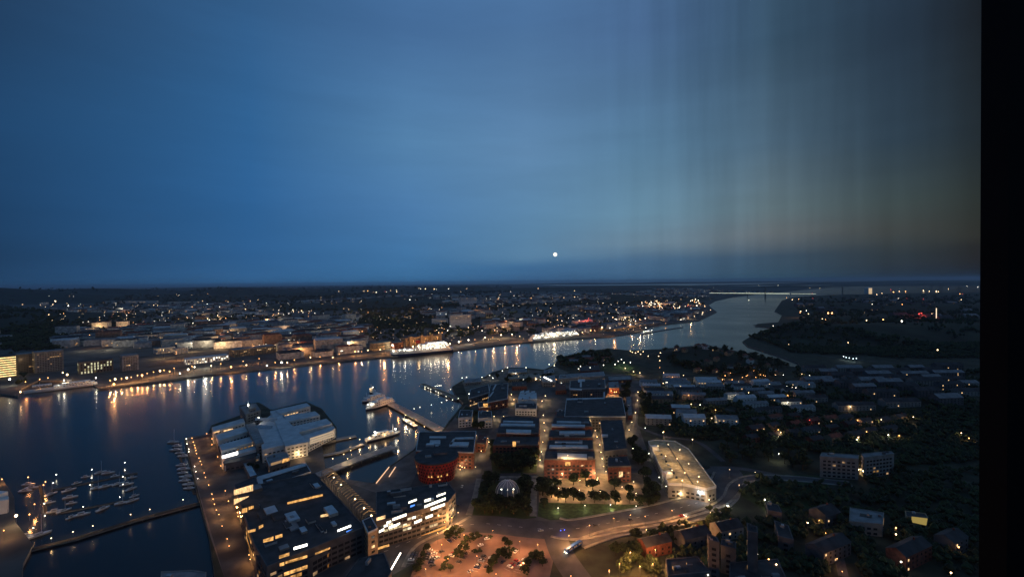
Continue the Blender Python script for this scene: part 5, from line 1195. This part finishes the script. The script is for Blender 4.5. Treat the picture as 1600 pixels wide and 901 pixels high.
lamps([(80,840),(114,830),(145,821),(204,803),(234,795),(286,780)], 'w', 3, 420, 'lamps on the breakwater', 'warm lamp standing on the breakwater pier', 1, z0=1.8)
lamps([(143.5,733),(143,746),(141,757),(195,722),(195,734),(192,744),(192,756),(187,776),(130,791),(83,754),(69,786),(52,824),(88,741),(70,805)], 'h', 3, 45, 'lamps on the marina jetties', 'white lamp above the boats of the dark marina', 2, z0=.8)
lamps([(71,752),(68,757),(54,787),(46,803),(3,748),(44,745)], 's', 5, 900, 'orange lamps of the left quay', 'orange lamp on the marina quay at the left edge', 1)
lamp(25, 805, 'w', 9, 2500, None, 'brightest square floodlight at the left quay beside the pale ship side', r=1.3)
lamp(6, 828, 's', 8, 1600, None, 'orange floodlight at the foot of the pale ship side')
# far quay: tall lamps whose light streaks across the water
for i, (x, y, k, pw) in enumerate(((15,592,'h',30000),(32,612,'w',5000),(100,594,'h',16000),(105,585,'w',60000),(98,582,'w',20000),(150,590,'h',10000),(178,600,'s',70000),(180,592,'w',30000),(198,590,'w',30000),(222,586,'s',60000),(250,579,'w',24000),(265,580,'s',12000),(281,583,'h',9000),(294,577,'h',50000),(304,573,'h',20000),(330,571,'w',20000),(361,573,'s',80000),(385,570,'w',9000),(417,571,'h',6000),(440,566,'h',30000),(449,566,'w',8000),(485,558,'w',16000),(520,558,'w',5000),(555,549,'s',50000),(575,547,'w',10000),(594,546,'w',9000),(613,539,'h',50000),(645,541,'w',50000),
    (703,537,'w',60000),(717,534,'h',26000),(732,531,'h',50000),(758,527,'w',60000),(783,523,'w',36000),(800,522,'h',20000),(812,525,'w',20000),(910,519,'w',12000),(923,516,'s',50000),(941,511,'w',26000),(953,512,'h',9000),(972,508,'h',40000),(985,507,'h',40000),(1009,512,'h',12000),(1064,499,'h',9000),(1085,494,'w',9000),(1098,488,'w',60000),(1110,484,'w',20000),(1097,491,'h',9000))):
    lamp(x, y, k, 13, pw * .55, 'lamps of the far quay', {'s': 'orange', 'w': 'warm', 'h': 'white'}[k] + ' quay lamp across the river ' + ('left of the white ferry' if x < 612 else 'between the ferry and the lit ship' if x < 829 else 'right of the lit ship'), r=2.3 if pw > 20000 else 1.5)
# warm glow along the far quay road
QR = [(40,596),(62,592),(75,590),(172,594),(190,591),(205,589),(215,586),(230,583),(240,581),(256,578),(272,575),(300,572),(345,568),(380,564),(405,560),(430,566),(460,562),(500,557),(530,553),(565,549),(600,545),(720,533),(742,530),(770,527),(800,524),(930,517),(1000,512),(1040,505)]
lamps(QR, 's', 11, 16000, 'road lamps behind the far quay', 'orange road lamp on the shore road behind the far quay', 1, r=1.0)
# Lindholmen side streets
Y = 'w'
lamps([(850,660),(851,672),(848,690),(846,705),(844,718),(849,648),(847,626),(852,618)], Y, 7, 2600, 'lamps of the left yellow street', 'warm lamp in the yellow lit street between brick blocks', 1)
lamps([(930,672),(933,682),(937,694),(939,706),(941,716),(930,738),(943,728)], Y, 7, 2600, 'lamps of the right yellow street', 'warm lamp in the yellow street right of the stacked brick blocks', 1)
lamps([(762,684),(764,690),(752,704),(788,706),(796,700),(828,705),(832,698),(841,694),(772,650),(787,650),(742,700),(744,680)], Y, 6, 1500, 'lamps round the upper park', 'warm lamp at the paths round the upper park', 1)
lamps([(719,733),(722,729),(726,730),(743,729),(733,724),(719,727),(655,763),(684,766)], Y, 5, 550, 'lamps beside the round red building', 'warm lamp in the court right of the round red building', 1)
lamp(722, 722, 'g', 5, 150, None, 'left one of two tiny green lights above the red building court', r=.4, name='green_light'); lamp(728, 720, 'g', 5, 0, None, 'right one of two tiny green lights above the red building court', r=.4, name='green_light')
lamps([(799,616),(803,624)], Y, 6, 3600, 'lamps in the golden court', 'lamp lighting the golden court beside the sawtooth hall', 1)
lamps([(853,728)], 'c', 9, 2500, None, 'single blue white lamp at the plaza corner', 1, r=.9)
lamps([(852,751),(856,751),(861,748),(867,751)], 'h', 4, 260, 'four small white lamps over the kiosk', 'small white lamp over the kiosk at plaza edge', 1)
lamps([(886,739),(901,739),(921,740),(879,741),(906,750),(896,747),(933,749),(934,746),(947,736),(961,740),(970,738),(980,742)], Y, 5, 750, 'lamps under the brick fronts of the plaza', 'warm lamp at the foot of the brick plaza fronts', 1)
lamps([(868,771),(876,768),(873,762),(879,771),(905,765),(906,773),(938,767),(960,772),(966,777),(994,770),(972,760),(920,758),(890,762),(990,752)], Y, 4, 950, 'lamps in the middle of the plaza', 'warm lamp standing in the middle of the plaza', 1)
lamps([(914,789),(954,788),(994,790),(872,793)], 'h', 4, 500, 'lamps over the lit lawn strip', 'lamp over the green lit lawn strip', 1)
lamps([(787,769),(780,768),(797,771),(801,767)], Y, 2.5, 450, 'path lights at the dome', 'low light at the foot of the glass dome', 1)
lamp(887, 711, 'w', 5, 4200, None, 'spotlight on the pale roof strip of the brown brick front block', z0=23)
for i, (x, y, pw, k) in enumerate(((706,808,9000,'s'),(716,800,3000,'w'),(695,815,3500,'s'),(889,836,9000,'s'),(921,820,5500,'s'),(959,809,5000,'s'),(985,804,2500,'s'),(1072,806,12000,'s'),(1050,797,3000,'s'),(1008,806,2500,'s'))):
    lamp(x, y, k, 9, pw * .8, 'sodium lamps of the main road', 'orange road lamp on the main road ' + ('at the left junction' if x < 800 else 'right of the bus' if x < 1030 else 'at the bend below the car park'), r=.32)
for i, (x, y) in enumerate(((690,850),(725,835),(770,828),(812,845),(700,872),(745,868),(800,886),(665,888),(840,850),(775,896),(735,893),(684,832))):
    lamp(x, y, 's', 9, 3000, 'lamps of the pinkish parking lot', 'orange lamp among the hedge rows of the parking lot', r=.28)
lamp(892, 899, 's', 8, 0, None, 'thin street lamp head at the bottom edge under the bus', r=.3)
lamps([(876,828),(882,827)], 'b', 3, 60, 'two blue lights on the main road', 'tiny blue light beside the main road under the lawn', 1, r=.4, name='blue_light')
lamps([(1028,696),(1044,694),(1062,702),(1040,712),(1058,716),(1076,724),(1050,734),(1070,738),(1092,744),(1066,750),(1090,752)], 'w', 8, 900, 'floodlights on the car park deck', 'floodlight over the pale car park deck', 1, z0=15, r=.5)
lamps([(1095,768)], 'c', 3, 1300, None, 'brightest white lamp on the end wall of the car park', 1, z0=9, r=.8)
lamps([(1064,770),(1108,780)], 'w', 5, 1100, 'warm lamps at the car park foot', 'warm lamp at the foot of the car park end wall', 1, r=.6)
lamps([(1014,708),(1038,698),(1030,745),(1041,759),(989,700),(1008,668),(1036,675)], 'h', 7, 300, 'lamps of the avenue beside the car park', 'small lamp among the avenue trees', 2)
lamps([(973,652),(974,657),(987,659),(983,671),(973,673),(993,644),(996,625),(997,612)], 'w', 6, 1500, 'lamps along the upper avenue', 'warm lamp along the upper tree lined avenue', 1)
lamps([(971,561),(966,564),(975,566),(985,566),(961,569)], 'h', 14, 1500, 'floodlights of the ball pitch', 'white floodlight at the lit ball pitch', 1, r=.9)
lamps([(977,575),(990,580),(1000,582)], 'w', 6, 1500, 'lamps below the pitch', 'warm lamp on the path below the pitch', 1)
lamps([(883,559),(890,558),(880,560),(943,556),(915,563),(920,562),(929,566),(943,570),(922,574),(904,576),(907,572)], 'h', 6, 300, 'lamps in the riverside park', 'lamp among trees of the riverside park', 2)
lamps([(960,612),(955,610),(952,608),(963,612)], 's', 8, 3500, 'red orange lamps at the dark tree court', 'orange lamp at the court right of the shipyard hall', 1, r=.7)
lamps([(940,598),(941,607),(908,600),(908,606)], 'w', 6, 1500, 'lamps by the ridge hall uprights', 'warm lamp beside the uprights of the ridge hall', 1)
lamps([(680,603),(683,602.5),(686,602),(689,602),(704,608),(716,622),(707,624),(698,625),(690,628),(674,632),(656,636),(647,638)], 'h', 4, 110, 'lights round the small harbour basin', 'small white light round the basin between the two piers', 3, r=.5)
lamps([(664,604),(669,606),(673,608),(681,611),(685,613),(697,619)], 'h', 2.4, 150, 'lights hung under the narrow pier', 'white light hung on the river side of the narrow pier', 2, z0=0.0, r=.55)
lamps([(634,648),(663,666)], 'w', 7, 6000, 'lamps on the stone pier', 'warm lamp on the broad stone pier', 1); lamps([(610,626),(622,636),(650,655),(686,667),(600,620)], 's', 7, 1500, 'lamps on the stone pier', 'warm lamp on the broad stone pier', 1, r=.3)
lamps([(722,590),(729,589),(753,589),(785,579),(793,574),(822,574),(806,583),(765,586),(858,569),(866,571),(770,590),(795,589),(814,597),(838,592),(877,598)], 'h', 5, 380, 'lights of the tree lined quay', 'small white light along the tan quay buildings', 2)
lamps([(733,615),(733,621),(733,627)], 'h', 3, 200, 'three lights stacked on the quay house', 'white light on the left end of the dark quay house', 2, z0=6, r=.8)
lamps([(537,709),(548,703),(576,699),(520,716),(562,686),(622,688),(666,690),(664,693),(547,684)], 'w', 4, 1400, 'lamps of the dock pontoons', 'warm lamp on the pontoons inside the dock', 1)
lamps([(508,748),(527,752),(468,693),(479,686),(453,694),(466,708),(473,711),(543,716)], 'w', 6, 900, 'lamps between the comb office and the dock', 'warm lamp on the quay below the comb shaped office', 1)
lamps([(597,812),(616,837),(572,838),(504,873)], 'w', 5, 900, 'lamps on the street side of the offices', 'warm lamp on the dark street side of the office blocks', 1)
lamps([(1114,592),(1129,592.5),(1144,592.8),(1133,586.5),(1112,598)], 's', 8, 1900, 'orange lamps of the terrace street', 'bright orange lamp on the street under the wooded hill', 1)
lamps([(1178,579),(1183,582),(1188,585),(1193,586),(1181,589),(1168,586),(1166,587),(1160,589),(1196,587),(1185,580)], 's', 6, 700, 'orange lamps in the yard by the inlet', 'orange lamp in the glowing yard by the inlet', 1, r=.6)
lamps([(1120,555),(1125,552),(1130,553),(1122,557)], 's', 6, 900, 'orange lamps on top of the wooded hill', 'orange lamp on top of the wooded hill', 1, r=.7)
lamps([(985,548),(988,550),(993,551),(997,549),(1001,553),(1005,549),(1013,556),(1032,551),(1031,563),(1029,556)], 'w', 6, 300, 'lamps of the wooded river point', 'small warm lamp at the wooded river point', 2)
rnd = [(1031,574),(1037,582),(1042,597),(1051,589),(1068,586),(1073,592),(1076,617),(1080,631),(1094,632),(1070,632),(1086,643),(1077,643),(1118,640),(1112,653),(1149,617),(1037,674),(1082,686),(1220,603),(1231,617),(1253,584),(1265,586),(1281,588),(1338,596),(1231,628),(1419,615),(1329,635),(1360,601),(1216,671),(1220,675),(1217,682),(1340,656),(1377,655),(1388,679),(1354,674),(1341,683),(1339,686),(1405,680),(1427,651),(1478,624),(1514,684),(1502,676),(1217,708),(1498,854),(1486,894),(1408,877),(1400,824),(1400,834),(1183,865),(1201,873),(1213,881),(1111,872),(1071,888),(1048,883),(1106,897),(1290,842),(1262,816),(1195,780),(1205,795)]
for i, (x, y) in enumerate(rnd):
    k = 's' if i % 3 == 0 else 'w' if i % 3 == 1 else 'h'
    lamp(x, y, k, 9, 90 if y > 780 else 700 if x < 1450 else 300, 'scattered lamps of the dark right side', {'s': 'orange', 'w': 'warm', 'h': 'white'}[k] + ' lamp among dark houses and gardens ' + ('behind the car park' if x < 1240 and y < 720 else 'on the far right' if y < 720 else 'in the lower right corner'), r=.62)
for x, y in ((1280,812),(1290,832),(1300,850),(1308,872),(1316,892)): lamp(x, y, 's', 8, 500, 'lamps of the lower right street', 'orange lamp along the dim street in the lower right', r=.3)
for x, y in ((1140,733),(1180,737),(1155,757),(1110,800),(1010,827)): lamp(x, y, 'w', 9, 260, 'lamps of the ramp roads', 'lamp on the looping ramp roads behind the car park', r=.3)
lamp(1265, 656, 'r', 10, 300, None, 'single red light glowing among dark houses right of the terraces', r=.7, name='red_light')
lamps([(1312,734),(1321,734),(1327,734),(1340,733),(1345,733),(1356,733)], 'w', 3, 700, 'row of lamps at the foot of the pale flats', 'warm lamp in the row at the foot of the pale slab flats', 1)
lamps([(1318,556.5),(1322,558),(1327,559),(1333,560),(1338,559.5)], 'c', 8, 1500, 'arc of white lamps', 'white lamp in the short arc on the far right hill foot', 1, r=1.0)
lamps([(968,880),(985,862),(1024,858),(1000,884),(952,890),(1020,880)], 's', 13, 5200, 'red orange lamps in the lower trees', 'sodium lamp glowing through the trees below the road', 1, r=.3)
o = tag(SMALL.build('small_street_lamps'), kind='stuff')
for q, k, pw in SMALL_LIGHTS: plight(o, q, k, pw, .4)
# harbour and bridge shore lights, far away
for i, (x, y, k, r) in enumerate(((1229,465,'s',5),(1238,468,'w',6),(1248,467,'s',6),(1251,486,'w',5),(1260,484,'h',4),(1263,494,'w',3),(1275,494,'w',3),(1294,493,'s',7),(1300,493,'s',7),(1285,497,'w',3),(1208,509,'h',2),(1269,458,'r',6),(1270,466,'r',5),(1268,470,'r',5),(1370,460,'w',8),(1378,458,'w',8),(1396,456,'s',14),(1405,455,'w',10),(1415,455,'s',12),(1392,452,'r',12),(1443,454,'w',14),(1452,455,'w',10),(1463,455,'w',16),(1466,455.5,'w',10),(1482,451,'w',9),(1500,459,'s',8),(1504,459,'r',6),(1502,468,'w',5),(1436,481,'r',8),(1440,480,'r',7),(1443,467,'r',5),(1404,466,'h',4),(1417,466,'r',4),(1409,510,'h',5),(1380,504,'s',4),(1456,485,'w',4),(1465,535,'w',3),(1216,448,'h',6),(1265,450,'w',8),(1281,450,'w',8),(1170,469,'h',5),(1354,540-30,'w',3),(1325,520,'w',2),(1511,447,'h',10),(1528,448,'h',10),(1186,446,'h',8),(1105,447,'h',6),(1115,449,'h',6))):
    z = ground_z(*G(x, y).xy); p = G(x, y, z + 14); gz = ground_z(p.x, p.y)
    mb = MB(); mb.octa((p.x, p.y, gz + 14), r * (.52 if p.length > 3000 else .6), LH[k]); mb.tube((p.x, p.y, gz - 2), (p.x, p.y, gz + 14), .5, METAL, 4)
    tag(mb.build('harbour_light', loc=(p.x, p.y, gz)), {'s': 'orange', 'w': 'warm', 'h': 'white', 'r': 'red', 'c': 'white'}[k] + ' light on the distant shore ' + ('round the bridge foot' if x < 1330 else 'of the far right harbour'), 'harbour light', 'distant shore lights')
# the rest of the town's lamps, past counting
mb = MB(); r = random.Random(11)
def town_light(x, y, pw=0, small=False):
    z = ground_z(*G(x, y).xy)
    p = G(x, y, z + 9)
    for _ in range(3): z = ground_z(p.x, p.y); p = G(x, y, z + 9)
    if not (inside(p, FAV) or inside(p, NAV) or z > 4): return
    d = p.length
    k = r.choice(('w','w','s','h','h','w')) if r.random() > .03 else 'r'
    sz = d * (r.choice((.0002, .00025, .0003, .0004)) if small else r.choice((.0004, .0005, .0006, .0008))); mb.octa((p.x, p.y, p.z), sz, LH[k]); mb.tube((p.x, p.y, z - 1), (p.x, p.y, p.z), .2, METAL, 3)
for _ in range(900): town_light(r.uniform(60, 1120), 458 + 74 * r.random() ** .8, small=True)
for cx_, cy_, sx_, sy_, n in ((450,490,60,10,26),(640,474,40,3,16),(600,455,40,2,16),(700,515,30,5,12),(770,470,60,10,16),(1018,476,16,8,40),(1070,480,24,6,26),(1085,470,8,3,16),(330,505,40,8,20),(400,520,50,6,20),(520,515,60,8,26),(560,455,50,3,10),(880,465,60,8,20),(930,480,50,8,20),(100,475,60,8,8),(170,520,40,4,10),(290,480,50,6,12),(480,534,60,4,14),(760,505,40,8,20),(880,500,50,8,20),(990,500,30,5,24),(800,452,100,3,20),(1320,480,80,10,8),(1380,530,90,10,5),(1100,600,70,12,10),(1230,600,60,12,8),(830,590,40,5,8),(680,452,60,2,14)):
    for _ in range(n): town_light(r.gauss(cx_, sx_*.6), r.gauss(cy_, sy_*.6))
for i in range(22): town_light(1016 + i * .6 if i < 11 else 1035 - (i-11)*.9, 492 - i * 1.0)
dtl = tag(mb.build('distant_town_lights'), kind='stuff')
n9 = 0
while n9 < 110:                             # bare lights added at random spots to brighten the far town
    x, y = r.uniform(130, 1090), 478 + 64 * r.random()
    z = ground_z(*G(x, y).xy); p = G(x, y, z + 16); z = ground_z(p.x, p.y)
    if not inside(p, FAV) or (y > 530 and x > 560): continue
    plight(dtl, (p.x, p.y, z + 18), r.choice('wwsh'), 26000 * r.uniform(.4, 1.6), 1); n9 += 1
# pools of street light in the far town
for i, (x, y, k, pw) in enumerate(((140,523,'s',60000),(185,524,'w',90000),(255,546,'w',50000),(275,549,'s',60000),(320,560,'h',50000),(395,538,'s',50000),(465,534,'s',60000),(470,541,'s',60000),(550,532,'w',60000),(600,541,'s',60000),(646,532,'s',50000),(665,529,'s',50000),(684,528,'s',50000),(655,538,'s',40000),(700,540,'s',60000),(790,505,'s',90000),(905,500,'w',60000),(920,497,'r',90000),(915,500,'r',60000),(983,496,'w',80000),(1030,470,'s',200000),(1028,478,'s',200000),(1010,470,'s',150000),(1085,472,'s',160000),(645,474,'s',160000),(435,489,'w',60000),(340,492,'w',60000),(575,488,'s',60000),(240,468,'w',120000),(310,472,'w',90000),(545,476,'w',90000),(745,478,'s',120000),(1000,508,'w',40000),(960,515,'s',40000),(1290,498,'s',80000),(1250,489,'s',60000),(1438,483,'r',160000))):
    z = ground_z(*G(x, y).xy); p = G(x, y, z + 24); gz = ground_z(p.x, p.y)
    t = thing('floodlight_mast', {'s':'orange','w':'warm','h':'white','r':'red'}[k] + ' floodlight over streets of the far town', 'floodlight', (p.x, p.y, gz), 'floodlights over the far town')
    mb = MB(); mb.tube((p.x, p.y, gz - 1), (p.x, p.y, gz + 24), .3, METAL, 4); mb.build('mast', t); mb = MB(); mb.octa((p.x, p.y, gz + 24), p.length * .0005, LH[k]); mb.build('lamp_head', t)
    plight(t, (p.x, p.y, gz + 21), k, pw, 1)

# ------------------------------------------------------------------ moon
d = ray(867.5, 397.5).normalized(); DM = 70000; p = Vector((0, 0, H)) + d * DM; rm = DM * 3.0 / F
me = bpy.data.meshes.new('moon'); bm = __import__('bmesh').new(); __import__('bmesh').ops.create_uvsphere(bm, u_segments=32, v_segments=20, radius=rm); bm.to_mesh(me); bm.free()
mm = glow('moon_surface', (1, .93, .8), 1.5, var=.12); me.materials.append(mm); me.polygons.foreach_set('use_smooth', [True]*len(me.polygons))
o = bpy.data.objects.new('moon', me); COL.objects.link(o); o.location = p; tag(o, 'small pale bright moon low in the blue evening sky', 'moon')

# ------------------------------------------------------------------ window jamb of the room
BLK = mat('unlit_black', (.006, .0045, .006), .7, .2, 3, spec=.1)  # near-black colour stands in for the unlit room side
t = thing('window_frame', 'unlit window frame post and wall of the viewing room at the right edge', 'window frame', (2.3, 2.1, H - 3))
mb = MB(); x = 2.12 * (1531.5 - 800) / F
mb.box((x + .06, 2.06), .12, .12, H - 3, H + 3, BLK); mb.build('post', t)
mb = MB(); mb.box((x + 1.95, 2.16), 3.6, .16, H - 3, H + 3, BLK); mb.build('wall_panel', t)
print('COUNTS', 'lights', NL[0], 'lamps', nlamp, 'trees', ntree, 'houses', hcount, 'blocks', len(cand), 'objs', len(bpy.data.objects))

# ------------------------------------------------------------------ evening haze over the whole town
m = bpy.data.materials.new('evening_haze'); m.use_nodes = True; t_ = m.node_tree; t_.nodes.clear()
o_ = t_.nodes.new('ShaderNodeOutputMaterial'); v_ = t_.nodes.new('ShaderNodeVolumePrincipled')
v_.inputs['Color'].default_value = (.72, .82, 1, 1); v_.inputs['Density'].default_value = 2.3e-5; v_.inputs['Anisotropy'].default_value = .2
t_.links.new(v_.outputs[0], o_.inputs['Volume'])
mb = MB(); mb.prism([(-64000, -2900), (64000, -2900), (64000, 62000), (-64000, 62000)], -8, 330, m, m, True)
tag(mb.build('haze'), kind='stuff')
